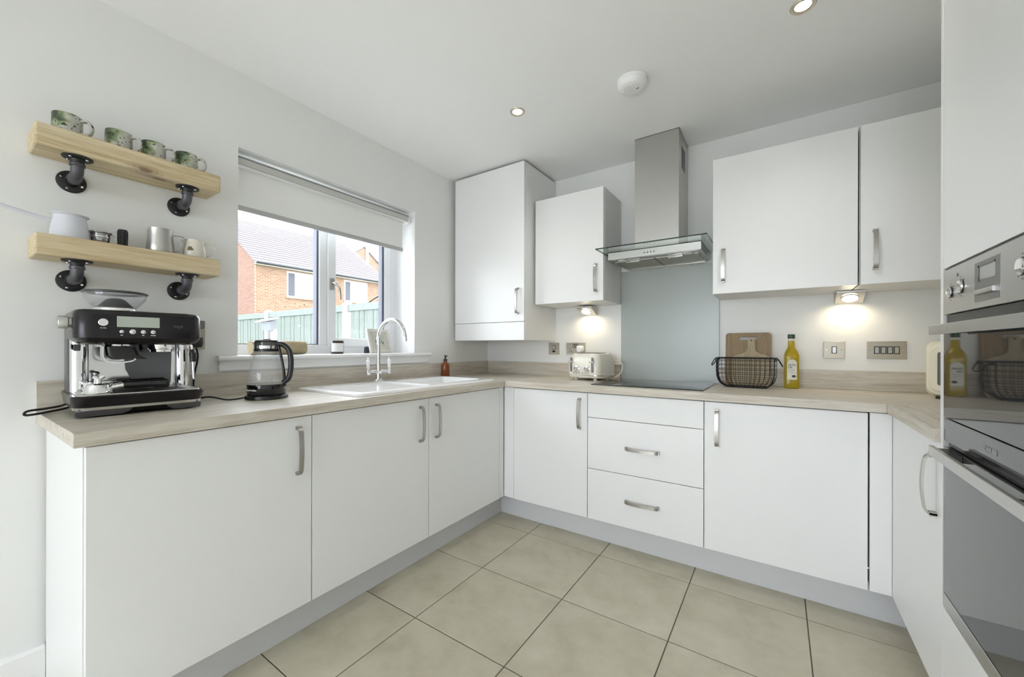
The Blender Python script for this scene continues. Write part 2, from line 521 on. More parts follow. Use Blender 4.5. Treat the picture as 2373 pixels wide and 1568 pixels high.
b = MB()
b.box(-WT, 0, WY1, WT, 0, RZ).box(-WT, 0, RY - .25, WY0, 0, RZ).box(-WT, 0, WY0, WY1, 0, WZ0).box(-WT, 0, WY0, WY1, WZ1, RZ)
struct(b.build('wall_left', WALL, smooth=0), 'off-white plastered wall with the window and shelves', 'wall')
struct(MB().box(0, RX + .2, 0, WT, 0, RZ).build('wall_back', WALL, smooth=0), 'off-white plastered wall behind the hob', 'wall')
struct(MB().box(RX, RX + .2, RY - .25, 0, 0, RZ).build('wall_right', WALL, smooth=0), 'off-white wall behind the tall oven housing', 'wall')
PDX0, PDX1, PDZ = .3, 2.72, 2.12                      # patio doors in the end wall
b = MB().box(0, PDX0, RY - .25, RY, 0, RZ).box(PDX1, RX, RY - .25, RY, 0, RZ).box(PDX0, PDX1, RY - .25, RY, PDZ, RZ)
struct(b.build('wall_front', WALL, smooth=0), 'off-white end wall with the patio doors', 'wall')
struct(MB().box(-WT, RX + .2, RY - .25, WT, RZ, RZ + .2).build('ceiling', CEIL, smooth=0), 'smooth white ceiling', 'ceiling')

# floor: grout bed with a tile for every tile
floor = struct(MB().box(0, RX, RY, 0, -.08, -.003).build('floor', GROUT, smooth=0), 'beige porcelain tiled floor with dark grout lines', 'floor')
PX, PY = .4527, .4520
xs = [.815 - PX * k for k in range(2, -1, -1)] + [.815 + PX * k for k in range(1, 6)]
ys = [-.656 + PY * k for k in range(2, -1, -1)] + [-.656 - PY * k for k in range(1, 13)]
G = .0021
tile_me = {}
for i in range(len(xs) - 1):
    for j in range(len(ys) - 1):
        x0, x1 = max(xs[i], 0) + G, min(xs[i + 1], RX) - G
        y1, y0 = min(ys[j], 0) - G, max(ys[j + 1], RY) + G
        if x1 - x0 < .02 or y1 - y0 < .02: continue
        key = (round(x1 - x0, 4), round(y1 - y0, 4))
        if key not in tile_me:
            hx, hy = key[0] / 2, key[1] / 2; c = .0012
            m = MB().loft([ring_z([(-hx, -hy), (hx, -hy), (hx, hy), (-hx, hy)], -.008), ring_z([(-hx, -hy), (hx, -hy), (hx, hy), (-hx, hy)], -.001),
                           ring_z([(-hx + c, -hy + c), (hx - c, -hy + c), (hx - c, hy - c), (-hx + c, hy - c)], 0)])
            me = m.mesh('tile', 0); me.materials.append(TILE); tile_me[key] = me
        o = bpy.data.objects.new('tile', tile_me[key]); COL.objects.link(o)
        o.parent = floor; o.location = ((x0 + x1) / 2, (y0 + y1) / 2, 0)

struct(MB().prism([(0, 0), (.016, 0), (.016, .112), (.010, .122), (0, .124)], 'y', RY, -2.476).build('baseboard_left', TRIMW, smooth=0),
       'white skirting board left of the base units', 'baseboard')

# patio doors behind the camera
pd = struct(MB().box(PDX0, PDX1, RY - .14, RY - .07, 0, .07).box(PDX0, PDX1, RY - .14, RY - .07, PDZ - .07, PDZ)
            .box(PDX0, PDX0 + .07, RY - .14, RY - .07, .07, PDZ - .07).box(PDX1 - .07, PDX1, RY - .14, RY - .07, .07, PDZ - .07)
            .box(1.46, 1.56, RY - .14, RY - .07, .07, PDZ - .07).build('door_1', UPVC, bevel=.004), 'white framed glazed patio doors', 'door')
for x0, x1 in ((PDX0 + .07, 1.46), (1.56, PDX1 - .07)):
    MB().box(x0, x1, RY - .108, RY - .102, .07, PDZ - .07).build('pane', GLASS, pd, smooth=0)

# ------------------------------------------------------------------ window
FX = -.195                                            # room face of the frame
win = struct(MB().box(FX - .07, FX, WY0, WY0 + .055, WZ0, WZ1).box(FX - .07, FX, WY1 - .052, WY1, WZ0, WZ1)
             .box(FX - .07, FX, WY0 + .055, WY1 - .052, WZ0, WZ0 + .055).box(FX - .07, FX, WY0 + .055, WY1 - .052, WZ1 - .055, WZ1)
             .box(FX - .07, FX, -1.392, -1.345, WZ0 + .055, WZ1 - .055).build('window_1', UPVC, bevel=.004), 'white double glazed kitchen window with one opening sash', 'window')
MB().box(FX - .045, FX - .039, WY0 + .055, -1.392, WZ0 + .055, WZ1 - .055).build('pane', GLASS, win, smooth=0)
g = MB()
for yy0, yy1 in ((WY0 + .055, WY0 + .063), (-1.404, -1.392)):
    g.box(FX - .05, FX - .012, yy0, yy1, WZ0 + .055, WZ1 - .055)
g.box(FX - .05, FX - .012, WY0 + .063, -1.404, WZ0 + .055, WZ0 + .06)
g.build('gasket', GASKET, win, smooth=0)
SY0, SY1, SZ0, SZ1 = -1.345, WY1 - .056, WZ0 + .045, WZ1 - .05
sash = MB()
sw = .052
sash.box(FX - .055, FX + .012, SY0, SY0 + sw, SZ0, SZ1).box(FX - .055, FX + .012, SY1 - sw, SY1, SZ0, SZ1)
sash.box(FX - .055, FX + .012, SY0 + sw, SY1 - sw, SZ0, SZ0 + sw).box(FX - .055, FX + .012, SY0 + sw, SY1 - sw, SZ1 - sw, SZ1)
sash = sash.build('sash', UPVC, win, bevel=.004)
MB().box(FX - .03, FX - .024, SY0 + sw, SY1 - sw, SZ0 + sw, SZ1 - sw).build('pane', GLASS, sash, smooth=0)
g = MB().box(FX - .035, FX + .002, SY1 - sw - .017, SY1 - sw, SZ0 + sw, SZ1 - sw).box(FX - .035, FX - .01, SY0 + sw, SY0 + sw + .006, SZ0 + sw, SZ1 - sw)
g.build('gasket', GASKET, sash, smooth=0)
h = MB().prism(rrect(-1.334, -1.312, 1.475, 1.545, .006), 'x', FX + .012, FX + .024)
h.tube(smooth_path([(FX + .02, -1.322, 1.515), (FX + .045, -1.318, 1.513), (FX + .06, -1.306, 1.49), (FX + .062, -1.298, 1.455), (FX + .06, -1.296, 1.415)], 5),
       [.010] * 8 + [.008] * 13, 10)
h.build('window_handle', HANDLE, sash)
MB().box(FX - .04, FX + .001, SY1 + .001, SY1 + .006, SZ0, SZ1).build('shadow_gap', GASKET, win, smooth=0)

# reveals are painted plaster; window board with a rounded nose
struct(MB().box(FX, -.0004, WY0, WY0 + .004, WZ0, WZ1).box(FX, -.0004, WY1 - .004, WY1, WZ0, WZ1).box(FX, -.0004, WY0 + .004, WY1 - .004, WZ1 - .004, WZ1)
       .build('trim_2', REVEAL, smooth=0), 'bright white window reveal', 'reveal')
nose = [(FX, WZ0 - .02), (.0, WZ0 - .02)] + [(.028 + .0115 * math.cos(R(a)), WZ0 - .0085 + .0115 * math.sin(R(a))) for a in (-90, -60, -30, 0, 30, 60, 90)] + [(FX, WZ0 + .003)]
sill = MB()
sill.loft([[(x, WY0 + .004, z) for x, z in nose], [(x, WY1 - .004, z) for x, z in nose]])
n2 = [(0.0005, WZ0 - .02)] + nose[2:-1] + [(.0005, WZ0 + .003)]
sill.loft([[(x, -1.985, z) for x, z in n2], [(x, WY0 + .004, z) for x, z in n2]])
sill.loft([[(x, WY1 - .004, z) for x, z in n2], [(x, -.70, z) for x, z in n2]])
sill.box(.0005, .014, -1.975, -.71, WZ0 - .064, WZ0 - .02)
struct(sill.build('trim_1', TRIMW, bevel=.001), 'white painted window board with rounded nose', 'window sill')

# roller blind inside the reveal
bl = thing('roller_blind', 'white roller blind pulled a third down in the window', 'blind', (-.06, 0, 0))
pr = [(.028, 1.990), (.030, 2.018), (.022, 2.032), (-.03, 2.032), (-.03, 1.985), (.02, 1.985)]
MB().prism(pr, 'y', WY0 + .008, -.852).build('cassette', P('blind_cassette', (.56, .56, .53), .4), bl, bevel=.002)
MB().box(.0285, .0312, WY0 + .008, -.852, 2.0185, 2.0215).build('top_seam', GASKET, bl, smooth=0)
MB().box(.0, .030, WY0 + .008, -.852, 1.9815, 1.9848).build('cassette_lip', TRIMW, bl, smooth=0)
MB().prism([(.031, 1.982), (.033, 2.020), (.02, 2.036), (-.032, 2.036), (-.032, 1.975), (.012, 1.972)], 'y', -.852, -.846).build('end_cap', TRIMW, bl, bevel=.001)
MB().box(-.004, -.0025, WY0 + .014, -.880, 1.800, 1.988).build('fabric', FABRIC, bl, smooth=0)
MB().prism(rrect(-.009, .003, 1.779, 1.804, .004, 3), 'y', WY0 + .014, -.880).build('bottom_bar', P('blind_bar', (.46, .46, .46), .5), bl)

# ================================================================== fitted units
DX = .578                      # front plane of the doors on the window run
DY = -.578                     # front plane of the doors on the hob run
RXF = 2.446                    # front plane of the right-hand run
DT = .020
ZB, ZD = .150, .866            # bottom and top of base doors
GAP = .0018

hand_path = [(0, -.084), (.016, -.083), (.0235, -.074), (.027, -.055), (.0295, -.028), (.0305, 0)]
hand_path = hand_path + [(p[0], -p[1]) for p in hand_path[-2::-1]]
hand_mesh = {}
def handle(parent, pos, out, vertical=True):
    """satin bow handle; out = 'x','-y','-x': direction it sticks out"""
    key = (out, vertical)
    if key not in hand_mesh:
        m = MB(); ov = {'x': Vector((1, 0, 0)), '-y': Vector((0, -1, 0)), '-x': Vector((-1, 0, 0))}[out]
        along = Vector((0, 0, 1)) if vertical else Vector((1, 0, 0))
        wid = ov.cross(along)
        pts = smooth_path([ov * p[0] + along * p[1] for p in hand_path], 3)
        m.strip(pts, wid, .0165, .0055)
        for s in (-1, 1):
            c = along * (s * .084)
            m.strip([c + ov * 0, c + ov * .016], wid, .0165, .012)
        me = m.mesh('handle', 50); me.materials.append(HANDLE); hand_mesh[key] = me
    o = bpy.data.objects.new('handle', hand_mesh[key]); COL.objects.link(o)
    o.parent = parent; o.location = pos
    return o

def door_x(parent, y0, y1, z0, z1, xf=DX, name='door', out=1):
    return MB().box(xf - DT * out, xf, y0 + GAP, y1 - GAP, z0, z1).build(name, CAB, parent, bevel=.0013)
def door_y(parent, x0, x1, z0, z1, yf=DY, name='door'):
    return MB().box(x0 + GAP, x1 - GAP, yf, yf + DT, z0, z1).build(name, CAB, parent, bevel=.0013)
def carcass_x(parent, y0, y1, z0, z1, x0, x1):
    return MB().box(x0, x1, y0 + .001, y1 - .001, z0, z1).build('carcass', CARC, parent, smooth=0)

# window run
def base_x(y0, y1, hy, label, ct=.870):
    t = thing('base_cabinet', label, 'cabinet', group='white base cabinets')
    carcass_x(t, y0, y1, ZB, ct, .02, DX - DT - .003)
    d = door_x(t, y0, y1, ZB, ZD)
    handle(d, (DX, hy, .742), 'x')
    return t
t1 = base_x(-2.474, -1.8695, -1.925, 'wide white base cabinet at the worktop end, under the coffee machine')
MB().box(.016, DX - DT - .002, -2.475, -2.457, 0, .872).build('end_panel', CAB, t1, bevel=.001)
base_x(-1.8695, -1.2525, -1.313, 'white base cabinet under the kettle and sink drainer')
t3 = base_x(-1.2525, -.634, -1.200, 'white base cabinet under the sink bowl, next to the inner corner', .70)
MB().box(DX - DT - .012, DX - .002, -.632, -.58, ZB, ZD + .002).box(DX - .0025, .652, DY + .004, DY + DT, ZB, ZD + .002).build('corner_post', CAB, t3, bevel=.001)

def base_y(x0, x1, label):
    t = thing('base_cabinet', label, 'cabinet', group='white base cabinets')
    MB().box(x0 + .001, x1 - .001, DY + DT + .003, -.02, ZB, .870).build('carcass', CARC, t, smooth=0)
    return t
t = base_y(.654, 1.163, 'narrow white base cabinet left of the drawers, under the toaster')
d = door_y(t, .654, 1.163, ZB, ZD); handle(d, (1.115, DY, .745), '-y')
t = thing('drawer_unit', 'white three-drawer base unit under the hob', 'drawers', group='white base cabinets')
MB().box(1.164, 1.770, DY + DT + .003, -.02, ZB, .870).build('carcass', CARC, t, smooth=0)
for z0, z1, hz in ((.7295, ZD, None), (.4385, .7265, .581), (ZB, .4355, .294)):
    d = door_y(t, 1.163, 1.771, z0, z1, name='drawer_front')
    if hz: handle(d, (1.4725, DY, hz), '-y', False)
t = base_y(1.771, 2.375, 'wide white base cabinet right of the drawers with handle at its left edge')
d = door_y(t, 1.771, 2.375, ZB, ZD); handle(d, (1.828, DY, .742), '-y')
MB().box(2.379, RXF - .0003, DY + .0005, DY + DT, ZB, ZD + .002).build('filler_panel', CAB, t, bevel=.001)

t = thing('base_cabinet', 'white base cabinet beside the tall oven housing with a bowed handle', 'cabinet', group='white base cabinets')
MB().box(RXF + DT + .003, RX, -1.155, -.60, ZB, .870).build('carcass', CARC, t, smooth=0)
d = MB().box(RXF, RXF + DT, -1.153, -.5784, ZB, ZD).build('door', CAB, t, bevel=.0013)
handle(d, (RXF, -1.098, .741), '-x')

# plinths
for lab, bx in (('pale grey plinth under the window run of units', (.478, .494, -2.456, -.494, 0, ZB)),
                ('pale grey plinth under the hob run of units', (.494, 2.53, -.494, -.478, 0, ZB)),
                ('pale grey plinth under the cabinet beside the oven housing', (2.53, 2.546, -1.155, -.494, 0, ZB))):
    tag(MB().box(*bx).build('plinth', PLINTH, bevel=.001), lab, 'plinth', 'kitchen plinths')

# worktop
wt = thing('worktop', 'pale ash laminate worktop running round three sides', 'worktop')
ZT, ZU = .910, .8725
left = MB().box(.0, .600, -2.497, -.0, ZU, ZT).build('worktop_section', WOOD_Y, wt, smooth=0)
cut(left, [MB().box(.11, .52, -1.155, -.685, .8, 1.0)])
bv = left.modifiers.new('edge', 'BEVEL'); bv.width = .0012; bv.segments = 2; bv.limit_method = 'ANGLE'
MB().box(.6004, 2.4264, -.600, 0, ZU, ZT).build('worktop_section', WOOD_X, wt, bevel=.0012)
MB().box(2.4268, RX, -.600, 0, ZU, ZT).build('worktop_section', WOOD_X, wt, bevel=.0012)
MB().box(2.4264, RX, -1.1595, -.6004, ZU, ZT).build('worktop_section', WOOD_Y, wt, bevel=.0012)

for lab, bx, m in (('ash upstand along the wall under the window', (.0, .014, -2.497, 0, ZT, 1.011), WOOD_Y),
                   ('ash upstand on the hob wall behind the toaster', (.014, 1.165, -.014, 0, ZT, 1.011), WOOD_X),
                   ('ash upstand on the hob wall behind the oil bottle', (1.776, RX - .014, -.014, 0, ZT, 1.011), WOOD_X),
                   ('ash upstand on the wall beside the cream microwave', (RX - .014, RX, -1.155, -.0, ZT, 1.011), WOOD_Y)):
    tag(MB().box(*bx).build('upstand', m, bevel=.0012), lab, 'upstand', 'worktop upstands')
tag(MB().box(1.167, 1.774, -.009, 0, ZT + .001, 1.648).build('glass_splashback', SPLASH, bevel=.001), 'pale grey-green glass splashback behind the hob', 'splashback')

# ------------------------------------------------------------------ wall units
WD = -.338
def wall_unit(x0, x1, z0, z1, label, yf=WD, name='wall_cabinet'):
    t = thing(name, label, 'cabinet', group='white wall cabinets')
    MB().box(x0, x1, yf + DT + .002, -.001, z0, z1).build('carcass', CARC, t, bevel=.001)
    return t
BF = -.455
t = wall_unit(.036, .655, 1.176, 2.384, 'tall white boiler cupboard reaching the ceiling in the corner', BF, 'boiler_cupboard')
d = door_y(t, .034, .655, 1.303, 2.384, BF); handle(d, (.604, BF, 1.442), '-y')
MB().box(.036, .653, BF + .001, BF + DT, 1.176, 1.300).build('bottom_panel', CAB, t, bevel=.001)
MB().box(.05, .64, BF + .03, -.01, 2.384, 2.396).build('top_gap_shade', P('gap_shade', (.10, .10, .10), .8), t, smooth=0)  # dark block stands in for the shade between cupboard and ceiling
t = wall_unit(.672, 1.166, 1.424, 2.138, 'white wall cabinet left of the cooker hood')
d = door_y(t, .670, 1.166, 1.424, 2.138, WD); handle(d, (1.116, WD, 1.567), '-y')
t = wall_unit(1.777, 2.3735, 1.416, 2.136, 'white wall cabinet right of the cooker hood, above the chopping boards')
d = door_y(t, 1.777, 2.3735, 1.416, 2.136, WD); handle(d, (1.829, WD, 1.565), '-y')
t = wall_unit(2.379, 2.975, 1.416, 2.136, 'white wall cabinet partly hidden by the tall oven housing')
d = door_y(t, 2.379, 2.975, 1.416, 2.136, WD); handle(d, (2.4295, WD, 1.568), '-y')

# ------------------------------------------------------------------ tall oven housing and double oven
OX = 2.4385
OY0, OY1 = -1.790, -1.194
t = thing('tall_oven_housing', 'tall white housing unit around the double oven, up to the ceiling', 'cabinet')
MB().box(OX, RX - .002, -1.180, -1.160, 0, 2.398).build('side_panel', CAB, t, bevel=.001)
MB().box(OX, RX - .002, -1.812, -1.792, 0, 2.398).build('side_panel', CAB, t, bevel=.001)
MB().box(OX + DT + .003, RX - .002, OY0, -1.182, ZB, .44).box(OX + DT + .003, RX - .002, OY0, -1.182, 1.34, 2.396).box(2.98, RX - .002, OY0, -1.182, .44, 1.34).build('carcass', CARC, t, smooth=0)
MB().box(OX, OX + DT, -1.789, -1.184, 1.3405, 2.385).build('door', CAB, t, bevel=.0013)
MB().box(OX, OX + DT, -1.789, -1.184, ZB, .4385).build('door', CAB, t, bevel=.0013)
MB().box(2.52, 2.536, -1.79, -1.182, 0, ZB).build('plinth', PLINTH, t, smooth=0)

ov = thing('double_oven', 'built-in stainless steel double oven with black mirrored glass doors', 'oven')
MB().box(OX + .02, 2.97, OY0, OY1, .446, 1.334).build('casing', OVENC, ov, smooth=0)
MB().box(OX + .002, OX + .02, OY0, OY1, 1.334, 1.3385).build('top_gap', BLACKP, ov, smooth=0)
cp = MB().box(OX - .003, OX + .02, OY0, OY1, 1.218, 1.333).build('control_panel', STEELH, ov, bevel=.001)
def knob(parent, y, z, r):
    k = MB().lathe([(r * .92, 0), (r, -.0015), (r, -.004), (r * .9, -.0055), (r * .5, -.006), (0, -.006)], 28, (OX - .003, y, z), 'x')
    o = k.build('knob', CHROME, parent)
    MB().lathe([(r * 1.10, 0), (r * 1.10, -.0015), (0, -.0015)], 28, (OX - .003, y, z), 'x').build('knob_ring', BLACKG, o)
    return o
knob(cp, -1.250, 1.272, .0135)
knob(cp, -1.318, 1.278, .0155)
knob(cp, -1.606, 1.278, .0155)
ds = MB().box(OX - .0036, OX - .0029, -1.522, -1.398, 1.232, 1.318).build('display_panel', P('dark_satin', (.27, .27, .265), .38, 1.0), cp, smooth=0)
MB().box(OX - .0042, OX - .0035, -1.500, -1.425, 1.277, 1.308).build('display', P('clock_display', (.33, .33, .31), .1), ds, smooth=0)
MB().box(OX - .0052, OX - .0035, -1.427, -1.421, 1.275, 1.310).box(OX - .0052, OX - .0035, -1.500, -1.421, 1.306, 1.310).build('display_bezel', BLACKG, ds, smooth=0)
MB().prism(rrect(OX - .009, OX - .003, 1.2465, 1.2575, .0028, 4), 'y', -1.502, -1.410).build('bar_button', STEELH, ds)
MB().box(OX - .004, OX - .003, -1.298, -1.292, 1.306, 1.313).build('indicator', BLACKG, cp, smooth=0)
tk = MB()
for ky, kz, kr in ((-1.250, 1.272, .0195), (-1.318, 1.278, .0225), (-1.606, 1.278, .0225)):
    for a in range(0, 360, 45):
        yy, zz = ky + kr * math.cos(R(a)), kz + kr * math.sin(R(a))
        tk.box(OX - .0034, OX - .003, yy - .0011, yy + .0011, zz - .0014, zz + .0014)
tk.build('dial_marks', INK, cp, smooth=0)['kind'] = 'stuff'

def oven_door(z0, z1, hz0, hz1, logo):
    d = MB().box(OX - .002, OX + .018, OY0, OY1, z0, z1).build('door', OVENG, ov, bevel=.001)
    MB().box(OX - .0415, OX - .032, -1.735, -1.243, hz0, hz1).build('handle', STEELH, d, bevel=.001)
    for yy in (-1.700, -1.290):
        MB().box(OX - .033, OX - .002, yy - .036, yy + .036, hz0 + .003, hz1 - .004).build('handle_bracket', BLACKP, d, bevel=.001)
    if logo:
        lettering('ZANUSSI', .0135, GREYINK, d, T(OX - .0025, -1.478, z0 + .030) @ FACE_NX, bold=.0003)
    return d
MB().box(OX + .004, OX + .02, OY0, OY1, 1.194, 1.2165).build('vent_slot', BLACKP, ov, smooth=0)
oven_door(.948, 1.192, 1.1645, 1.1885, False)
mid = MB().box(OX - .001, OX + .018, OY0, OY1, .886, .945).build('middle_strip', OVENG, ov, bevel=.001)
lettering('ZANUSSI', .0155, GREYINK, mid, T(OX - .0016, -1.470, .917) @ FACE_NX, bold=.0004)
MB().box(OX + .008, OX + .02, OY0, OY1, .872, .885).build('vent_slot', BLACKP, ov, smooth=0)
oven_door(.486, .870, .852, .8775, False)
MB().box(OX - .003, OX + .018, OY0, OY1, .449, .484).build('bottom_trim', STEELH, ov, bevel=.001)
inner = MB()
for yy in (-1.36, -1.40):
    inner.cyl((OX + .05, yy, .955), (OX + .05, yy, 1.15), .0015, 6)
inner.build('shelf_rail', CHROME, ov)

# ================================================================== cooker hood, hob
hd = thing('cooker_hood', 'stainless steel chimney cooker hood with a flat glass canopy', 'cooker hood', (1.468, 0, 1.64))
X0 = 1.468
ch = MB().box(-.127, .127, -.276, -.001, .072, .757).build('chimney', STEEL, hd, bevel=.001)
vg = MB()
for k in range(9):
    for j in range(7):
        vg.box(.1272, .1278, -.205 + k * .012 , -.205 + k * .012 + .008, .555 + j * .019, .555 + j * .019 + .013)
vg.build('vent_grille', BLACKP, ch, smooth=0)
MB().box(-.1275, .1275, -.2765, -.0005, .756, .758).build('top_edge', BLACKP, ch, smooth=0)
gl = MB().box(-.300, .300, -.472, -.010, .070, .0755).build('glass_canopy', HGLASS, hd, smooth=0)
MB().box(-.3005, .3005, -.4735, -.472, .0695, .076).box(-.302, -.300, -.4735, -.010, .0695, .076).box(.300, .302, -.4735, -.010, .0695, .076).build('glass_edge', GEDGE, gl, smooth=0)
hb = MB().box(-.268, .256, -.352, -.002, .024, .0695).build('body', STEELH, hd, bevel=.001)
MB().box(-.2685, .2565, -.3525, -.002, .0665, .0698).build('top_seam', BLACKP, hb, smooth=0)
MB().box(-.256, .244, -.34, -.012, .021, .0245).build('underside', DCHROME, hb, smooth=0)
for x0, x1 in ((-.246, -.010), (-.002, .234)):
    f = MB().box(x0, x1, -.285, -.022, .017, .022).build('grease_filter', FILTER, hd, bevel=.001)
    MB().box(x0 + .07, x0 + .15, -.284, -.266, .0125, .0175).build('filter_catch', CHROME, f, bevel=.001)
    MB().box(x0, x1, -.030, -.022, .012, .0175).build('filter_rim', CHROME, f, bevel=.001)
for x in (-.19, .178):
    MB().lathe([(0, .0025), (.026, .0025), (.028, .0), (.028, -.003), (0, -.003)], 24, (x, -.312, .0195)).build('hood_lamp', P('frosted_lamp', (.8, .8, .76), .3), hd)
for k in range(4):
    c = MB().cyl((-.048 + k * .0185, -.352, .043), (-.048 + k * .0185, -.3565, .043), .0045, 14).build('button', DCHROME, hd)
    MB().box(-.0505 + k * .0185, -.0455 + k * .0185, -.3526, -.352, .0545, .0575).build('button_mark', GREYINK, c, smooth=0)

hob = MB().loft([ring_z(rrect(1.162, 1.760, -.528, -.028, .004, 3), .9102), ring_z(rrect(1.162, 1.760, -.528, -.028, .004, 3), .9145),
                 ring_z(rrect(1.1645, 1.7575, -.5255, -.0305, .004, 3), .9155)]).build('induction_hob', HOBG, smooth=30)
tag(hob, 'black glass hob set flush on the worktop before the splashback', 'hob')

# ================================================================== sink and tap
sk = thing('inset_sink', 'white ceramic inset sink with drainer under the window', 'sink')
sx0, sx1, sy0, sy1 = .052, .566, -1.657, -.657
rim = MB().loft([ring_z(rrect(sx0, sx1, sy0, sy1, .03, 5), .9105), ring_z(rrect(sx0, sx1, sy0, sy1, .03, 5), .917),
                 ring_z(rrect(sx0 + .004, sx1 - .004, sy0 + .004, sy1 - .004, .028, 5), .9225),
                 ring_z(rrect(sx0 + .012, sx1 - .012, sy0 + .012, sy1 - .012, .025, 5), .925)]).build('rim', SINKM, sk, smooth=50)
bowl_o = [ring_z(rrect(.150, .500, -1.130, -.705, .05, 5), .95), ring_z(rrect(.150, .500, -1.130, -.705, .05, 5), .85)]
dr_o = [ring_z(rrect(.150, .520, -1.615, -1.165, .03, 5), .95), ring_z(rrect(.155, .515, -1.61, -1.17, .03, 5), .919)]
cut(rim, [MB().loft(bowl_o), MB().loft(dr_o)])
bw = MB()
rin = lambda d, z: ring_z(rrect(.150 + d, .500 - d, -1.130 + d, -.705 - d, max(.05 - d * .3, .02), 5), z)
bw.loft([rin(.0, .918), rin(.004, .87), rin(.012, .76), rin(.03, .735), rin(.10, .73), rin(.10, .724), rin(.02, .726), rin(.004, .75), rin(-.006, .87), rin(-.008, .9115)], closed=True)
bw.add(rin(.10, .7295), [tuple(range(len(rin(.1, .73))))])
bw.build('bowl', SINKM, sk, smooth=50)
MB().lathe([(.0, .735), (.04, .735), (.045, .732), (.045, .729), (0, .729)], 24, (.325, -.92, 0)).build('waste', CHROME, sk)
tp = thing('bridge_tap', 'chrome swan-neck sink tap with two white ceramic levers', 'tap', (.106, -1.202, .925))
MB().lathe([(.030, 0), (.031, .006), (.026, .010), (.020, .014), (.019, .046), (.022, .05), (.022, .058), (.016, .062), (.016, .092), (.018, .094), (.018, .104), (.012, .106), (0, .106)], 24).build('body', CHROME, tp)
MB().tube([(0, 0, .1)] + [(0, 0, .1 + .02 * k) for k in range(1, 7)] + arc((.1165, 0, .243), .1165, 180, 2, 22) + [(.233, 0, .236)], .0118, 14).build('spout', CHROME, tp)
for s in (-1, 1):
    MB().tube([(0, s * .010, .060), (.002, s * .045, .058), (.004, s * .073, .056)], [.011, .0085, .009], 12).lathe([(0, .040), (.011, .042), (.013, .05), (.013, .060), (.009, .068), (.007, .076), (0, .076)], 16, (.004, s * .074, 0)).build('arm', CHROME, tp)
    lv = MB().lathe([(0, .074), (.0075, .074), (.0085, .084), (.011, .106), (.0125, .118), (.011, .126), (.006, .129), (0, .129)], 18, (.004, s * .074, 0)).build('lever', CERAM, tp, label='white ceramic lever')
    MB().lathe([(0, .128), (.006, .128), (.0075, .134), (.005, .140), (0, .142)], 14, (.004, s * .074, 0)).build('lever_tip', CHROME, lv)

sp = thing('soap_bottle', 'small amber soap pump bottle in the worktop corner', 'bottle', (.075, -.602, .910))
MB().lathe([(0, 0), (.029, 0), (.031, .004), (.031, .082), (.028, .096), (.016, .108), (.012, .112), (.012, .118), (0, .118)], 24).build('bottle', AMBER, sp)
MB().lathe([(0, .117), (.0145, .117), (.0145, .130), (.006, .133), (.0055, .15), (.009, .151), (.009, .158), (0, .159)], 18).tube([(0, 0, .1545), (.02, -.01, .155), (.033, -.0165, .152)], .0042, 8).build('pump', BLACKP, sp)

# ================================================================== shelves on iron pipe brackets
def flange(parent, M):
    f = MB().lathe([(0, 0), (.0375, 0), (.0375, .0045), (.034, .0065), (.019, .008), (.017, .019), (0, .019)], 28).xf(M).build('flange', IRON, parent)
    for a in (45, 135, 225, 315):
        MB().lathe([(0, .006), (.0042, .006), (.0036, .0088), (0, .0092)], 10, (.0275 * math.cos(R(a)), .0275 * math.sin(R(a)), 0)).xf(M).build('screw', CHROME, f)
    return f
def shelf(zb, zt, label, mat):
    s = thing('wall_shelf', label, 'shelf', (0, -2.266, zb), group='pine shelves on pipe brackets')
    h = zt - zb
    MB().box(.002, .147, -.249, .248, 0, h).build('board', mat, s, bevel=.006, seg=3)
    for y in (-.151, .150):
        br = MB().tube([(.10, y, -.002), (.10, y, -.028)], .0135, 14).tube([(.10, y, -.022)] + [(.10 - .030 + .030 * math.cos(R(a)), y, -.030 - .018 - .030 * math.sin(R(a)) + .018) for a in (0, 20, 45, 70, 90)] + [(.055, y, -.060)],   .0165, 14)
        br.tube([(.062, y, -.060), (.012, y, -.060)], .0135, 14)
        br.lathe([(.0155, -.020), (.0195, -.021), (.0195, -.030), (.0155, -.031)], 18, (.10, y, 0)).lathe([(.0155, .050), (.0195, .051), (.0195, .060), (.0155, .061)], 18, (0, y, -.060), 'x')
        br = br.build('pipe_bracket', IRONG, s)
        flange(br, T(.10, y, 0) @ Matrix.Rotation(PI, 4, 'X'))
        flange(br, T(.001, y, -.060) @ Matrix.Rotation(PI / 2, 4, 'Y') @ Matrix.Rotation(R(20), 4, 'Z'))
    return s
shelf(1.768, 1.837, 'upper pine shelf on black iron pipe brackets, carrying green splashed cups', PINE)
shelf(1.420, 1.489, 'lower pine shelf on black iron pipe brackets, carrying coffee tools', PINE2)

def mug(y, x, ang, label, seed, r=.0365, h=.066):
    t = thing('mug', label, 'mug', (x, y, 1.837), ang, 'green splashed stoneware cups on the upper shelf')
    mt = speckle_mug_mat(seed)
    MB().lathe([(0, 0), (r * .90, 0), (r * .99, .006), (r, .03), (r * .985, h - .004), (r * .97, h), (r * .93, h), (r * .92, h - .006), (r * .90, .012), (r * .8, .006), (0, .006)], 32).build('cup', mt, t)
    hp = smooth_path([(r * .9, 0, h * .80), (r + .013, 0, h * .86), (r + .024, 0, h * .68), (r + .026, 0, h * .44), (r + .019, 0, h * .2), (r * .9, 0, h * .14)], 5)
    MB().tube(hp, .0052, 10, sx=1.5).build('handle', mt, t)
    return t
A0 = R(56)
mug(-2.438, .086, A0, 'stoneware cup nearest the left end of the upper shelf, large green splash', .13)
mug(-2.313, .086, A0, 'stoneware cup second from the left on the upper shelf', 1.9)
mug(-2.217, .086, A0, 'stoneware cup third from the left on the upper shelf', 3.2)
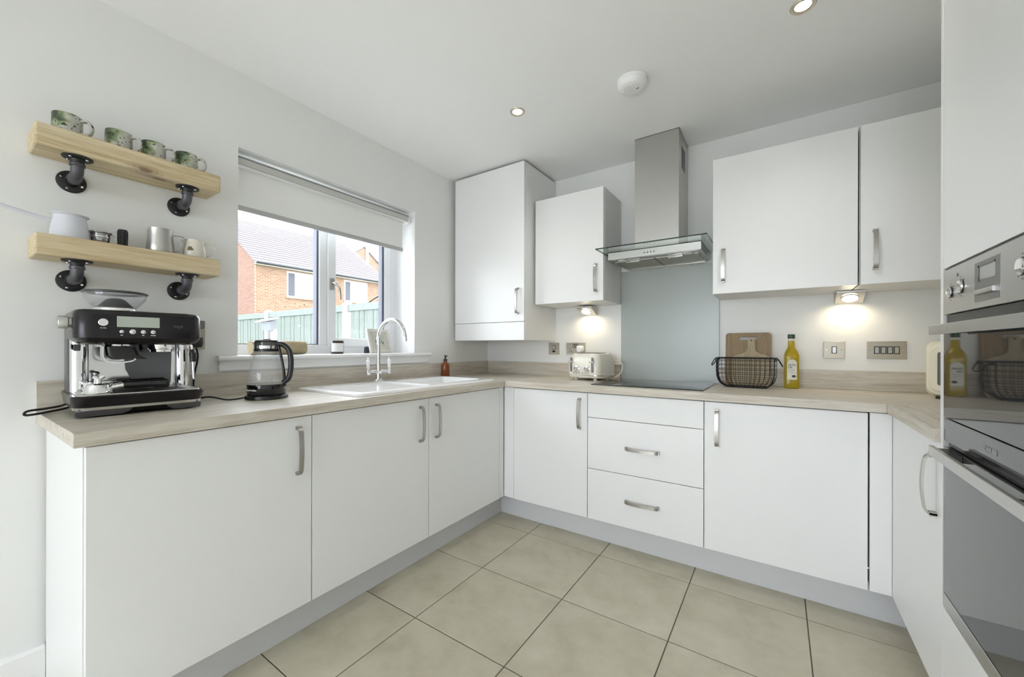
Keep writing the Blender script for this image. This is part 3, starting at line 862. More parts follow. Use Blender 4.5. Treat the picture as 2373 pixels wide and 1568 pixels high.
mug(-2.115, .086, A0, 'stoneware cup at the right end of the upper shelf, nearest the window', 5.1)

ZS = 1.489
pn = thing('milk_pan', 'small white enamel milk pan with a long handle on the lower shelf', 'pan', (.078, -2.431, ZS))
MB().lathe([(0, 0), (.045, 0), (.0475, .003), (.047, .02), (.042, .055), (.039, .070), (.040, .078), (.046, .082), (.0455, .084), (.0385, .080), (.037, .07), (.040, .055), (.045, .02), (.044, .004), (0, .004)], 36).build('bowl', MILKPAN, pn)
MB().tube(smooth_path([(-.004, -.038, .058), (-.006, -.075, .064), (-.008, -.115, .073), (-.010, -.155, .083)], 4), [.0065] * 12 + [.006], 10, sx=.55).build('handle', MILKPAN, pn)

bs = thing('filter_basket', 'small round metal coffee filter basket on the lower shelf', 'basket', (.076, -2.358, ZS), R(-15))
MB().lathe([(0, 0), (.020, 0), (.0235, .004), (.0245, .022), (.0255, .038), (.0305, .0395), (.0305, .0435), (.0270, .0440), (.0255, .042), (.023, .008), (0, .006)], 30).build('cup', DCHROME, bs)
MB().lathe([(.0246, .024), (.0264, .025), (.0264, .029), (.0246, .030)], 30).build('bead', CHROME, bs)
MB().tube([(.0, .028, .040), (.0, .036, .034), (.0, .041, .024)], .0016, 8).build('wire_arm', DCHROME, bs)

tm = thing('coffee_tamper', 'black coffee tamper standing upright on the lower shelf', 'tamper', (.080, -2.301, ZS))
MB().lathe([(0, 0), (.0185, 0), (.0195, .002), (.0195, .005), (.013, .0075), (.0125, .055), (.0135, .064), (.0125, .066), (0, .066)], 24).build('grip', BLACKP, tm)
rb = MB()
for k in range(10):
    a = 2 * PI * k / 10
    rb.cyl((.0125 * math.cos(a), .0125 * math.sin(a), .010), (.0132 * math.cos(a), .0132 * math.sin(a), .06), .0016, 6)
rb.build('grip_ribs', BLACKP, tm)

jg = thing('milk_jug', 'brushed steel milk frothing jug on the lower shelf', 'jug', (.082, -2.195, ZS), R(75))
MB().lathe([(0, 0), (.0405, 0), (.042, .003), (.0415, .03), (.0385, .062), (.0385, .088), (.0395, .093), (.0385, .093), (.0375, .088), (.0375, .062), (.0402, .03), (.040, .005), (0, .005)], 36).build('body', STEEL, jg)
MB().strip(smooth_path([(.036, 0, .075), (.060, 0, .077), (.071, 0, .070), (.070, 0, .055), (.062, 0, .024), (.056, 0, .018), (.040, 0, .018)], 4), (0, 1, 0), .009, .0022).build('handle', DCHROME, jg)
MB().prism([(-.037, .082), (-.037, .0930), (-.043, .0935)], 'y', -.010, .010).build('spout', STEEL, jg)

hm = thing('creamer_jug', 'small cream china jug with a hedgehog print on the lower shelf', 'jug', (.088, -2.089, ZS), R(76))
MB().lathe([(0, 0), (.036, 0), (.038, .003), (.0365, .03), (.031, .062), (.0305, .070), (.0315, .073), (.030, .073), (.0288, .068), (.0345, .03), (.036, .005), (0, .005)], 36).build('cup', P('cream_china', (.66, .63, .55), .15), hm)
MB().tube(smooth_path([(.029, 0, .058), (.042, 0, .066), (.060, 0, .063), (.068, 0, .047), (.058, 0, .026), (.035, 0, .012)], 5), .0032, 10, sx=1.3).build('handle', MATS['cream_china'], hm)
pt = MB()
def on_mug(a, z, rr=.0372):
    rad = .0367 - (z - .03) * .165
    return ((rad + .0006) * math.cos(R(a)), (rad + .0006) * math.sin(R(a)), z)
poly = [(-24, .026), (-25, .034), (-19, .041), (-10, .043), (-2, .040), (4, .034), (10, .029), (4, .0265), (-8, .026)]
pt.add([on_mug(a - 105, z) for a, z in poly], [tuple(range(len(poly)))])
MB().loft([[(-.027, -.010, .052), (-.027, .010, .052), (-.027, .010, .070), (-.027, -.010, .070)], [(-.043, -.003, .067), (-.043, .003, .067), (-.043, .003, .072), (-.043, -.003, .072)]]).build('spout', MATS['cream_china'], hm, bevel=.002)
pt.build('print', P('brown_print', (.15, .12, .05), .6), hm, smooth=0)

# ================================================================== espresso machine
em = thing('espresso_machine', 'black bean-to-cup espresso machine with a bean hopper on the worktop end', 'coffee machine', (.185, -2.292, ZT), R(-4))
em.scale = (1, .97, 1)
def plan(dx0, dx1, dy, r=.035): return rrect(dx0, dx1, -dy, dy, r, 5)
# base: skirt with an arched opening, bright band, drip tray
MB().loft([ring_z(plan(-.150, .128, .148, .02), .006), ring_z(plan(-.155, .150, .158, .03), .024)]).build('base', BLACKP, em)
for s in (-1, 1):
    sk1 = MB()
    ya, yb = (-.158, -.050) if s < 0 else (.085, .158)
    pf = [(ya, .004), (yb - .0, .004), (yb + (.018 if s < 0 else 0), .013), (yb + (.026 if s < 0 else 0), .024), (ya - (0 if s < 0 else .026), .024), (ya - (0 if s < 0 else .018), .013)]
    sk1.loft([[(.128, y * .94, z) for y, z in pf], [(.148 + .006 * (z > .018), y, z) for y, z in pf]])
    sk1.build('skirt', GUNS, em, bevel=.002)
ft = MB()
for x in (-.12, .11):
    for y in (-.12, .12):
        ft.lathe([(0, 0), (.014, 0), (.014, .008), (0, .008)], 14, (x, y, 0))
ft.build('feet', RUBBER, em)
MB().loft([ring_z(plan(-.157, .158, .162, .04), .024), ring_z(plan(-.158, .163, .164, .04), .033)]).build('steel_band', CHROME, em)
MB().loft([ring_z(plan(-.158, .163, .164, .04), .033), ring_z(plan(-.159, .172, .168, .03), .065), ring_z(plan(-.157, .170, .166, .03), .069)]).build('drip_tray', GUN, em)
dg_ = MB().loft([ring_z(plan(-.02, .160, .155, .02), .069), ring_z(plan(-.02, .159, .154, .02), .0715)]).build('drip_grille', STEELH, em)
sl = MB()
for k in range(11):
    sl.box(.012 + k * .013, .017 + k * .013, -.12, .12, .0714, .0719)
sl.build('grille_slots', BLACKP, dg_, smooth=0)
# column with polished splash back
MB().loft([ring_z(rrect(-.160, -.020, -.160, .160, .02, 4), .033), ring_z(rrect(-.160, -.020, -.160, .160, .02, 4), .26)]).build('body', GUNS, em)
MB().box(-.02, -.012, -.150, .150, .071, .245).build('splash_back', P('polished_steel', (.66, .66, .66), .12, 1.0), em)
for s in (-1, 1):
    MB().loft([ring_z(rrect(-.030, .022, s * .136 - .022, s * .136 + .022, .018, 6), .0715), ring_z(rrect(-.030, .022, s * .136 - .022, s * .136 + .022, .018, 6), .245)]).build('column', CHROME, em)
pp = [(-.028, .232), (-.022, .14), (-.004, .100), (.020, .084), (.050, .078), (.098, .076), (.104, .09), (.106, .232)]
MB().prism(pp, 'x', -.012, -.006).build('splash_panel', add_bump(P('speckled_grey', (.16, .16, .17), .35, .5), 900, .4), em)
# head
def head(d, z): return ring_z(rrect(-.162 + d * .3, .168 - d, -.162 + d, .162 - d, .045, 6), z)
MB().loft([head(.03, .226), head(.012, .232), head(.001, .246), head(0, .262), head(.001, .320), head(.005, .330), head(.014, .334)]).build('head', GUN, em, smooth=30)
MB().box(-.150, .02, -.150, .150, .333, .3365).build('cup_tray', STEELH, em, bevel=.001)
HX = .1686
MB().box(HX - .002, HX + .0008, -.067, .038, .281, .315).build('display', LCD, em, bevel=.0006)
pb = MB().lathe([(0, 0), (.0115, 0), (.0115, .0032), (.0105, .004), (0, .004)], 26, (HX - .001, -.098, .294), 'x').build('power_button', CHROME, em)
MB().lathe([(.0118, 0), (.0135, 0), (.0135, .0022), (.0118, .0022)], 26, (HX - .001, -.098, .294), 'x').build('button_ring', BLACKG, pb)
lettering('POWER', .0042, WHITEINK, em, T(HX + .0003, -.098, .2765) @ FACE_PX)
for y, r in ((-.056, .0052), (-.031, .0078), (-.004, .0065), (.021, .0065)):
    k = MB().lathe([(0, 0), (r, 0), (r, .004 if r < .007 else .012), (r * .85, .0046 if r < .007 else .0128), (0, .0046 if r < .007 else .0128)], 20, (HX - .001, y, .2665), 'x').build('button', CHROME, em)
mk = MB()
for y in (-.056, -.004, .018, .025): mk.box(HX - .0004, HX + .0004, y - .0028, y + .0028, .2545, .2565)
mk.build('button_marks', WHITEINK, em, smooth=0)
lettering('sage', .016, P('faint_print', (.11, .11, .115), .4), em, T(HX + .0003, .088, .289) @ FACE_PX, bold=-.0002)
# side dial
kd = MB().lathe([(0, 0), (.015, 0), (.015, .007), (.0195, .009), (.0195, .028), (.018, .030), (0, .030)], 30).xf(T(.10, -.160, .293) @ Matrix.Rotation(PI / 2, 4, 'X')).build('grind_dial', P('satin_steel', (.5, .5, .49), .3, 1.0), em)
# group head, grinder outlet, fork, hot water nozzle
MB().lathe([(0, .208), (.037, .208), (.0385, .211), (.0385, .238), (0, .238)], 32, (.065, .062, 0)).lathe([(0, .201), (.033, .201), (.034, .208), (0, .208)], 32, (.065, .062, 0)).build('group_head', CHROME, em)
MB().lathe([(0, .205), (.033, .205), (.035, .209), (.035, .238), (0, .238)], 32, (.072, -.052, 0)).build('grinder_collar', CHROME, em)
MB().loft([ring_z(rrect(.045, .120, -.088, -.012, .015, 4), .218), ring_z(rrect(.035, .125, -.084, -.004, .012, 4), .190), ring_z(rrect(.06, .125, -.07, .018, .008, 4), .178)]).build('grind_outlet', BLACKP, em)
fk = MB()
fk.strip(smooth_path([(.095, -.092, .225), (.10, -.093, .19), (.104, -.084, .172), (.106, -.055, .168), (.106, -.025, .172), (.104, -.016, .18)], 5), (1, 0, 0), .045, .004)
fk.build('portafilter_cradle', CHROME, em)
MB().tube([(.055, .006, .230), (.058, .008, .214), (.066, .009, .206)], .0055, 10).build('water_nozzle', DCHROME, em)
# arm under the head on the left
MB().prism([(-.10, .226), (.10, .226), (.085, .205), (-.02, .235)], 'y', -.156, -.140).build('head_brace', GUNS, em, bevel=.002)
# steam wand
sw_ = MB().tube(smooth_path([(.06, .140, .235), (.062, .150, .222), (.062, .153, .205), (.066, .155, .15), (.070, .156, .098)], 6), .0038, 10).build('steam_wand', CHROME, em)
MB().tube([(.060, .152, .208), (.063, .154, .192)], [.008, .009], 12).tube([(.063, .154, .196), (.0655, .1555, .163)], [.0115, .0105], 14).build('wand_grip', BLACKP, sw_)
MB().lathe([(0, .225), (.012, .225), (.013, .240), (0, .240)], 16, (.06, .140, 0)).build('wand_joint', DCHROME, em)
# hopper
hp_c = (-.020, -.046, 0)
MB().lathe([(0, .334), (.058, .334), (.058, .348), (.055, .352), (0, .352)], 36, hp_c).build('hopper_collar', CHROME, em)
hop = MB().lathe([(.056, .352), (.062, .358), (.080, .382), (.0815, .386), (.0815, .400), (.0795, .400), (.0795, .387), (.078, .384), (.060, .360), (.054, .354)], 40, hp_c).build('bean_hopper', KGLASS, em)
MB().lathe([(0, .3525), (.050, .3525), (.026, .380), (.016, .385), (0, .385)], 30, hp_c).build('hopper_core', BLACKP, hop)
MB().lathe([(.076, .400), (.084, .400), (.087, .402), (.087, .405), (.080, .408), (.076, .406)], 40, hp_c).build('lid_rim', P('smoked_lid', (.06, .06, .062), .3), hop)
MB().lathe([(0, .4035), (.0765, .4035), (.0765, .4055), (0, .4055)], 40, hp_c).build('hopper_lid', thin_glass('smoked_clear', (.6, .6, .61), 1.3, body=.15, bodycol=(.3, .3, .3)), hop)
# mains cable looping out over the worktop end
MB().tube(smooth_path([(-.11, -.150, .040), (-.10, -.165, .022), (-.070, -.205, .018), (.0, -.242, .022), (.010, -.252, .017), (.006, -.249, .010), (-.04, -.225, .006), (-.075, -.20, .006), (-.10, -.155, .012), (-.13, -.12, .03)], 7), .0036, 8).build('mains_cable', RUBBER, em)

def portafilter(loc, rz, label, spouts):
    t = thing('portafilter', label, 'portafilter', loc, rz, 'portafilters on the drip tray')
    if spouts:      # lying basket-down, spouts up
        MB().lathe([(0, 0), (.036, 0), (.037, .003), (.034, .006), (.029, .028), (.024, .032), (0, .032)], 32).build('filter_head', CHROME, t)
        MB().tube([(0, 0, .03), (0, 0, .045), (-.012, 0, .054)], .007, 10).tube([(0, 0, .045), (.012, 0, .054)], .006, 10).build('spout', CHROME, t)
    else:
        MB().lathe([(0, .0), (.024, .0), (.030, .004), (.0335, .024), (.0355, .027), (.0355, .031), (0, .031)], 32).build('filter_head', CHROME, t)
        MB().tube([(-.004, .004, .031), (-.004, .004, .058)], .0055, 10).lathe([(0, .056), (.008, .056), (.009, .062), (.004, .066), (0, .066)], 12, (-.004, .004, 0)).build('spout', DCHROME, t)
    MB().tube([(.026, 0, .016), (.046, 0, .021), (.058, 0, .023)], [.009, .008, .010], 14).build('neck', CHROME, t)
    MB().tube([(.056, 0, .0225), (.066, 0, .0235), (.120, 0, .024), (.128, 0, .0235), (.130, 0, .0235), (.162, 0, .022), (.168, 0, .0215)], [.011, .0125, .0125, .0125, .0138, .0148, .0125], 18).build('handle', BLACKG, t)
    return t
portafilter((.298, -2.400, ZT + .0720), R(80), 'chrome portafilter with black handle at the front of the drip tray', True)
portafilter((.221, -2.388, ZT + .0720), R(88), 'chrome portafilter with black handle behind the front one', False)

# ================================================================== kettle
kt = thing('glass_kettle', 'glass kettle with black handle and lid on its power base', 'kettle', (.262, -1.890, ZT), R(34))
MB().lathe([(0, 0), (.078, 0), (.080, .003), (.079, .014), (.074, .017), (0, .017)], 40).build('power_base', BLACKP, kt)
MB().lathe([(0, .0175), (.070, .0175), (.072, .021), (.073, .058), (.072, .062), (0, .062)], 40).build('element_base', BLACKG, kt)
MB().lathe([(.071, .062), (.0725, .068), (.066, .115), (.055, .165), (.0475, .198), (.0475, .238), (.0455, .238), (.0455, .198), (.053, .165), (.064, .115), (.0705, .069), (.069, .064)], 40).build('glass_jug', KGLASS, kt)
MB().lathe([(.0462, .199), (.0482, .200), (.0482, .210), (.0462, .211)], 36).build('lower_collar', BLACKP, kt)
MB().lathe([(.0464, .2105), (.0484, .2115), (.0484, .224), (.0464, .225)], 36).build('steel_collar', CHROME, kt)
ld = MB().lathe([(0, .222), (.045, .222), (.0465, .228), (.0465, .240), (.043, .246), (.02, .249), (0, .249)], 36).build('lid', BLACKG, kt)
MB().lathe([(0, .248), (.014, .248), (.014, .2515), (0, .2525)], 24).build('lid_button', P('plum_button', (.12, .06, .10), .3), ld)
MB().prism([(-.060, .243), (-.044, .238), (-.044, .220)], 'y', -.012, .012).build('spout_lip', KGLASS, kt)
hpth = smooth_path([(.044, 0, .232), (.070, 0, .228), (.094, 0, .205), (.102, 0, .165), (.101, 0, .12), (.092, 0, .085), (.070, 0, .068)], 6)
MB().tube(hpth, [.011] * len(hpth), 12, sx=.9).build('handle', BLACKP, kt)
MB().tube([(.050, 0, .222), (.058, 0, .19), (.0665, 0, .15), (.0735, 0, .105), (.0765, 0, .066)], .0055, 10).build('handle_spine', BLACKP, kt)
MB().tube([(.071, 0, .045), (.084, 0, .042), (.096, 0, .040)], [.006, .006, .004], 10).build('switch', KGLASS, kt)
# curved brand on the element base: letters wrapped round the cylinder
def wrap_text(text, size, r, z, mat, parent, a_mid):
    o = lettering(text, size, mat, parent, Matrix.Identity(4), bold=.0003)
    for v in o.data.vertices:
        a = a_mid + v.co.x / r
        rr = r + .0003 + max(v.co.z, 0)
        v.co = (rr * math.cos(a), rr * math.sin(a), z + v.co.y)
    return o
wrap_text('Russell Hobbs', .0098, .0732, .040, WHITEINK, kt, R(-110))
dots = MB()
for k, z in enumerate((.08, .100, .12, .15, .165)):
    a = R(-125 + (k % 2) * 62)
    rr = .0728 - (z - .068) * .137 + .0012
    dots.lathe([(0, 0), (.0014, 0), (0, .0006)], 8).v[-24:]
    c = Vector((rr * math.cos(a), rr * math.sin(a), z))
    dots.lathe([(.0012, -.0008), (.0012, .0008)], 8, c, 'y')
dots.build('water_marks', GREYINK, kt)
kb = Matrix.Rotation(R(-34), 4, 'Z') @ Matrix.Translation((-.262, 1.890, -ZT))
cab = smooth_path([(.215, -1.955, ZT + .006), (.225, -2.02, ZT + .005), (.20, -2.075, ZT + .02), (.15, -2.105, ZT + .012), (.07, -2.085, ZT + .02), (.040, -2.075, 1.0), (.040, -2.062, 1.08), (.038, -2.066, 1.125)], 7)
MB().tube(cab, .0034, 8).xf(kb).build('mains_cable', RUBBER, kt)
MB().loft([ring_z(rrect(.012, .045, -2.092, -2.046, .010, 3), 1.126), ring_z(rrect(.012, .052, -2.096, -2.042, .012, 3), 1.140), ring_z(rrect(.012, .050, -2.094, -2.044, .012, 3), 1.168)]).xf(kb).build('mains_plug', BLACKP, kt)

# ================================================================== toaster
ts = thing('toaster', 'cream four-slice retro toaster in front of the wall socket', 'toaster', (1.022, -.178, ZT), R(-12))
W, D = .126, .114
def trg(d, z, e=0): return ring_z(rrect(-W + d, W - d, -D + d, D - d, .045, 6), z)
MB().loft([trg(.006, .018), trg(.002, .022), trg(0, .034)]).build('base', CREAM, ts)
for x in (-.075, .075):
    for y in (-.068, .068):
        MB().lathe([(0, 0), (.012, 0), (.012, .019), (0, .019)], 14, (x, y, 0)).build('foot', CREAM, ts)
MB().loft([trg(-.002, .034), trg(-.002, .038)]).build('trim_band', CHROME, ts)
MB().loft([trg(0, .038), trg(-.0005, .075), trg(.002, .12), trg(.010, .155), trg(.018, .172), trg(.026, .177)]).build('shell', CREAM, ts, smooth=30)
MB().loft([trg(.026, .1765), trg(.030, .181)]).build('top_plate', CHROME, ts)
for x in (-.055, -.02, .02, .055):
    MB().box(x - .012, x + .012, -.070, .070, .1805, .1818).build('slot', BLACKP, ts, smooth=0)
FY = -D - .0005
for x in (-.084, .084):
    tr_ = MB().box(x - .008, x + .008, FY + .001, FY - .003, .055, .150).build('lever_track', DCHROME, ts, bevel=.002)
    MB().box(x - .017, x + .017, FY - .018, FY - .002, .118, .127).build('lever', CHROME, tr_, bevel=.003)
for x in (-.042, .042):
    kn = MB().lathe([(0, 0), (.0235, 0), (.0235, .003), (.021, .0045), (.0135, .005), (.0125, .016), (0, .017)], 28).xf(T(x, FY + .001, .076) @ Matrix.Rotation(PI / 2, 4, 'X')).build('dial', CHROME, ts)
    MB().lathe([(0, .0165), (.004, .0165), (0, .0178)], 12).xf(T(x, FY + .001, .076) @ Matrix.Rotation(PI / 2, 4, 'X')).build('dial_centre', DCHROME, kn)
for k, x in enumerate((-.062, -.040, -.019, .006, .030, .054)):
    MB().lathe([(0, 0), (.0072, 0), (.0072, .004), (.005, .006), (0, .0062)], 16).xf(T(x, FY + .001, .049) @ Matrix.Rotation(PI / 2, 4, 'X')).build('button', CHROME, ts)
tb = Matrix.Rotation(R(12), 4, 'Z') @ Matrix.Translation((-1.022, .178, -ZT))
MB().tube(smooth_path([(1.12, -.11, .935), (1.165, -.12, .93), (1.195, -.10, .955), (1.20, -.075, .995), (1.185, -.06, 1.025), (1.15, -.055, 1.033), (1.09, -.05, 1.01), (1.0, -.04, 1.03), (.90, -.035, 1.07), (.868, -.034, 1.09)], 6), .0034, 8).xf(tb).build('mains_cable', P('cream_cable', (.70, .66, .58), .45), ts)
MB().loft([[(x, -.008, z) for x, z in rrect(.838, .892, 1.092, 1.142, .016, 4)], [(x, -.030, z) for x, z in rrect(.840, .890, 1.094, 1.140, .016, 4)], [(x, -.042, z) for x, z in rrect(.848, .882, 1.094, 1.128, .012, 4)]]).xf(tb).build('mains_plug', CERAM, ts)

# ================================================================== wire basket, boards, oil
bk = thing('wire_basket', 'black wire basket with swing handles in front of the chopping boards', 'basket', (1.924, -.168, ZT + .001))
BH = .160
def bring(z):
    t = max(0.0, min(1.0, z / BH))
    tab = ((0, .66), (.05, .745), (.10, .82), (.18, .90), (.28, .955), (.40, .985), (.55, 1.0), (1.0, 1.0))
    for (a, fa), (c, fc) in zip(tab, tab[1:]):
        if t <= c: return fa + (fc - fa) * (t - a) / (c - a)
    return 1.0
def bpoly(z, n=6):
    f = bring(z)
    return rrect(-.142 * f, .142 * f, -.083 * f, .083 * f, .055 * f, n)
MB().tube(ring_z(bpoly(BH), BH), .0030, 8, closed=True).build('rim', WIREM, bk)
grd = MB()
for z in (.146, .122, .098, .074, .050, .028, .012):
    grd.tube(ring_z(bpoly(z), z), .0012, 5, closed=True)
zs_ = [BH, .12, .088, .064, .045, .029, .016, .008, .003]
for k in range(11):
    u = -1 + 2 * (k + .5) / 11
    a = [(u * .142 * .86 * bring(z), -.083 * bring(z), z) for z in zs_]
    grd.tube(a + [(p[0], -p[1], p[2]) for p in reversed(a)], .0012, 5)
for k in range(7):
    u = -1 + 2 * (k + .5) / 7
    a = [(-.142 * bring(z), u * .083 * .72 * bring(z), z) for z in zs_]
    grd.tube(a + [(-p[0], p[1], p[2]) for p in reversed(a)], .0012, 5)
grd.build('wire_grid', WIREM, bk)
MB().tube(ring_z(bpoly(.003), .0035), .0028, 8, closed=True).build('base_ring', WIREM, bk)
cr = MB()
for sx_ in (-1, 1):
    cr.tube([(sx_ * .142 * .93 * bring(z), -.083 * .9 * bring(z), z) for z in zs_], .0026, 8)
cr.build('corner_rods', WIREM, bk)
for s in (-1, 1):
    hh = MB().tube(smooth_path([(s * .135, -.060, BH), (s * .148, -.058, BH - .006), (s * .164, -.045, BH - .034), (s * .168, 0, BH - .043), (s * .164, .045, BH - .034), (s * .148, .058, BH - .006), (s * .135, .060, BH)], 4), .0026, 8)
    hh.lathe([(0, -.006), (.008, -.006), (.008, .006), (0, .006)], 10, (s * .140, -.060, BH - .004), 'y').lathe([(0, -.006), (.008, -.006), (.008, .006), (0, .006)], 10, (s * .140, .060, BH - .004), 'y')
    hh.build('handle', WIREM, bk)

LE = Matrix.Rotation(R(-5.5), 4, 'X')
cb1 = thing('chopping_board', 'rectangular bamboo chopping board with slot handle leaning on the wall', 'chopping board', (1.9255, -.048, ZT + .001))
b1 = MB().prism(rrect(-.114, .114, 0, .304, .016, 4), 'y', -.008, .008).build('board', BAMBOO, cb1)
cut(b1, [MB().prism(rrect(-.046, .046, .262, .281, .009, 5), 'y', -.03, .03)])
b1.data.shade_smooth(); b1.data.set_sharp_from_angle(angle=R(38))
cb1.rotation_euler = (R(-5.5), 0, 0)
cb2 = thing('paddle_board', 'paler paddle-shaped chopping board with a hanging hole, leaning in front', 'chopping board', (1.944, -.072, ZT + .001))
half = [(.0, .275), (.012, .274), (.0175, .268), (.0185, .258), (.0185, .218), (.021, .204), (.03, .192), (.046, .184), (.066, .178), (.085, .169), (.092, .155), (.094, .135), (.094, .014), (.088, .003), (.08, .0)]
poly = half + [(-x, z) for x, z in reversed(half[1:])]
b2 = MB().prism(poly, 'y', -.007, .007).build('board', BEECH, cb2)
cut(b2, [MB().lathe([(.0045, -.03), (.0045, .03)], 16, (0, 0, .260), 'y')])
cb2.rotation_euler = (R(-7), 0, 0)

ol = thing('olive_oil_bottle', 'tall bottle of yellow olive oil with green cap and cream label', 'bottle', (2.131, -.080, ZT), R(4))
def sq(h, r, z): return ring_z(rrect(-h, h, -h, h, min(r, h * .999), 5), z)
MB().loft([sq(.028, .010, 0), sq(.033, .012, .004), sq(.0335, .012, .02), sq(.0325, .012, .045), sq(.0325, .012, .15), sq(.0335, .014, .165), sq(.033, .016, .180), sq(.028, .020, .198), sq(.0195, .018, .214), sq(.0165, .0165, .222), sq(.0150, .0150, .248), sq(.0150, .0150, .256)]).build('bottle', OIL, ol)
MB().lathe([(0, .256), (.0152, .256), (.0145, .262), (.0145, .270), (0, .270)], 24).build('neck', PETCLEAR, ol)
MB().lathe([(0, .268), (.0165, .268), (.0168, .272), (.0168, .288), (.0155, .291), (0, .291)], 24).build('cap', GREENCAP, ol)
lp = [(-.0215, .048), (.0215, .048), (.0215, .135)] + [(.0215 * math.cos(R(a)), .135 + .0215 * math.sin(R(a))) for a in range(15, 180, 15)] + [(-.0215, .135)]
lb = MB().prism(lp, 'y', -.0332, -.0326).build('label_front', PAPER, ol, smooth=0)
lettering('OLIVE', .0125, INK, lb, T(0, -.0334, .126) @ FACE_NY, .0001, bold=.0003)
lettering('OIL', .0125, INK, lb, T(-.007, -.0334, .1135) @ FACE_NY, .0001, bold=.0003)
lettering('extra virgin', .0060, INK, lb, T(0, -.0334, .100) @ FACE_NY, .0001)
pl = MB()
pl.lathe([(.0085, 0), (.0085, .0003)], 20).xf(T(.008, -.0332, .066) @ Matrix.Rotation(PI / 2, 4, 'X') @ Matrix.Diagonal((1.1, .8, 1, 1)))
pl.box(-.016, .012, -.0335, -.0333, .090, .0908).box(-.006, .017, -.0335, -.0333, .083, .0838)
pl.build('olive_print', INK, lb, smooth=0)

mw = thing('cream_microwave', 'cream rounded microwave half hidden behind the oven housing', 'microwave', (2.792, -.212, ZT), R(-25))
MB().loft([[(x, .125, z) for x, z in rrect(-.150, .150, .012, .250, .03, 5)], [(x, -.105, z) for x, z in rrect(-.150, .150, .012, .250, .03, 5)], [(x, -.130, z) for x, z in rrect(-.142, .142, .020, .242, .04, 5)]]).build('case', CREAM2, mw, bevel=.002)
MB().loft([[(x, -.129, z) for x, z in rrect(-.136, .09, .030, .232, .03, 5)], [(x, -.137, z) for x, z in rrect(-.131, .085, .036, .226, .03, 5)]]).build('door', CREAM2, mw)
MB().prism(rrect(-.108, .065, .060, .202, .008, 4), 'y', -.1385, -.1365).build('door_window', P('smoked_window', (.12, .11, .10), .15), mw)
for x in (-.11, .11):
    for y in (-.09, .09):
        MB().lathe([(0, 0), (.014, 0), (.014, .014), (0, .014)], 12, (x, y, 0)).build('foot', BLACKP, mw)

# ================================================================== sockets and switches
def plate(name, label, cat, x0, x1, z0=1.073, z1=1.162):
    t = thing(name, label, cat, ((x0 + x1) / 2, 0, z0), group='brushed steel wall plates')
    w = (x1 - x0) / 2
    MB().box(-w, w, -.0065, -.0005, 0, z1 - z0).build('plate', SOCKET, t, bevel=.0012)
    for x in (-w + .012, w - .012):
        MB().lathe([(0, 0), (.003, 0), (.0024, .001), (0, .001)], 10).xf(T(x, -.0065, (z1 - z0) / 2) @ Matrix.Rotation(PI / 2, 4, 'X')).build('screw', CHROME, t)
    return t
def rocker(t, x, z, w=.0075, h=.0155):
    s = MB().box(x - w - .0035, x + w + .0035, -.0085, -.006, z - h - .0035, z + h + .0035).build('switch_surround', BLACKP, t, bevel=.0008)
    MB().prism([(-.0088, z - h), (-.0108, z + h), (-.0080, z + h), (-.0080, z - h)], 'x', x - w, x + w).build('rocker', STEEL, s, bevel=.0005)
t = plate('light_switch', 'single brushed steel switch plate right of the oil bottle', 'switch', 2.275, 2.363); rocker(t, 0, .0445)
t = plate('four_gang_switch', 'wide brushed steel plate with four switches', 'switch', 2.450, 2.597)
for k in range(4): rocker(t, -.036 + k * .0245, .0445)
t = plate('fused_spur', 'square brushed steel fused switch plate under the boiler cupboard', 'switch', .597, .687)
rocker(t, .002, .054, .009, .012); MB().box(-.013, .013, -.009, -.006, .016, .030).build('fuse_holder', BLACKP, t, bevel=.001)
t = plate('double_socket', 'double brushed steel wall socket behind the toaster', 'socket', .748, .900, 1.076)
def pins(t, x, z):
    MB().box(x - .002, x + .002, -.0072, -.006, z + .010, z + .020).box(x - .0145, x - .0065, -.0072, -.006, z - .004, z).box(x + .0065, x + .0145, -.0072, -.006, z - .004, z).build('pin_holes', BLACKG, t, smooth=0)
pins(t, -.045, .022); rocker(t, -.014, .062, .006, .010); rocker(t, .006, .062, .006, .010)
t = thing('wall_socket', 'brushed steel wall socket half hidden behind the coffee machine', 'socket', (0, -2.098, 1.118), group='brushed steel wall plates')
MB().box(.0005, .007, -.073, .073, 0, .088).build('plate', SOCKET, t, bevel=.0012)
t2 = thing('smart_plug', 'small grey timer plug above the socket beside the coffee machine', 'plug', (0, -2.066, 1.206), group=None)
MB().box(.0005, .030, -.030, .034, 0, .034).build('case', P('grey_plastic', (.16, .16, .15), .4), t2, bevel=.004)

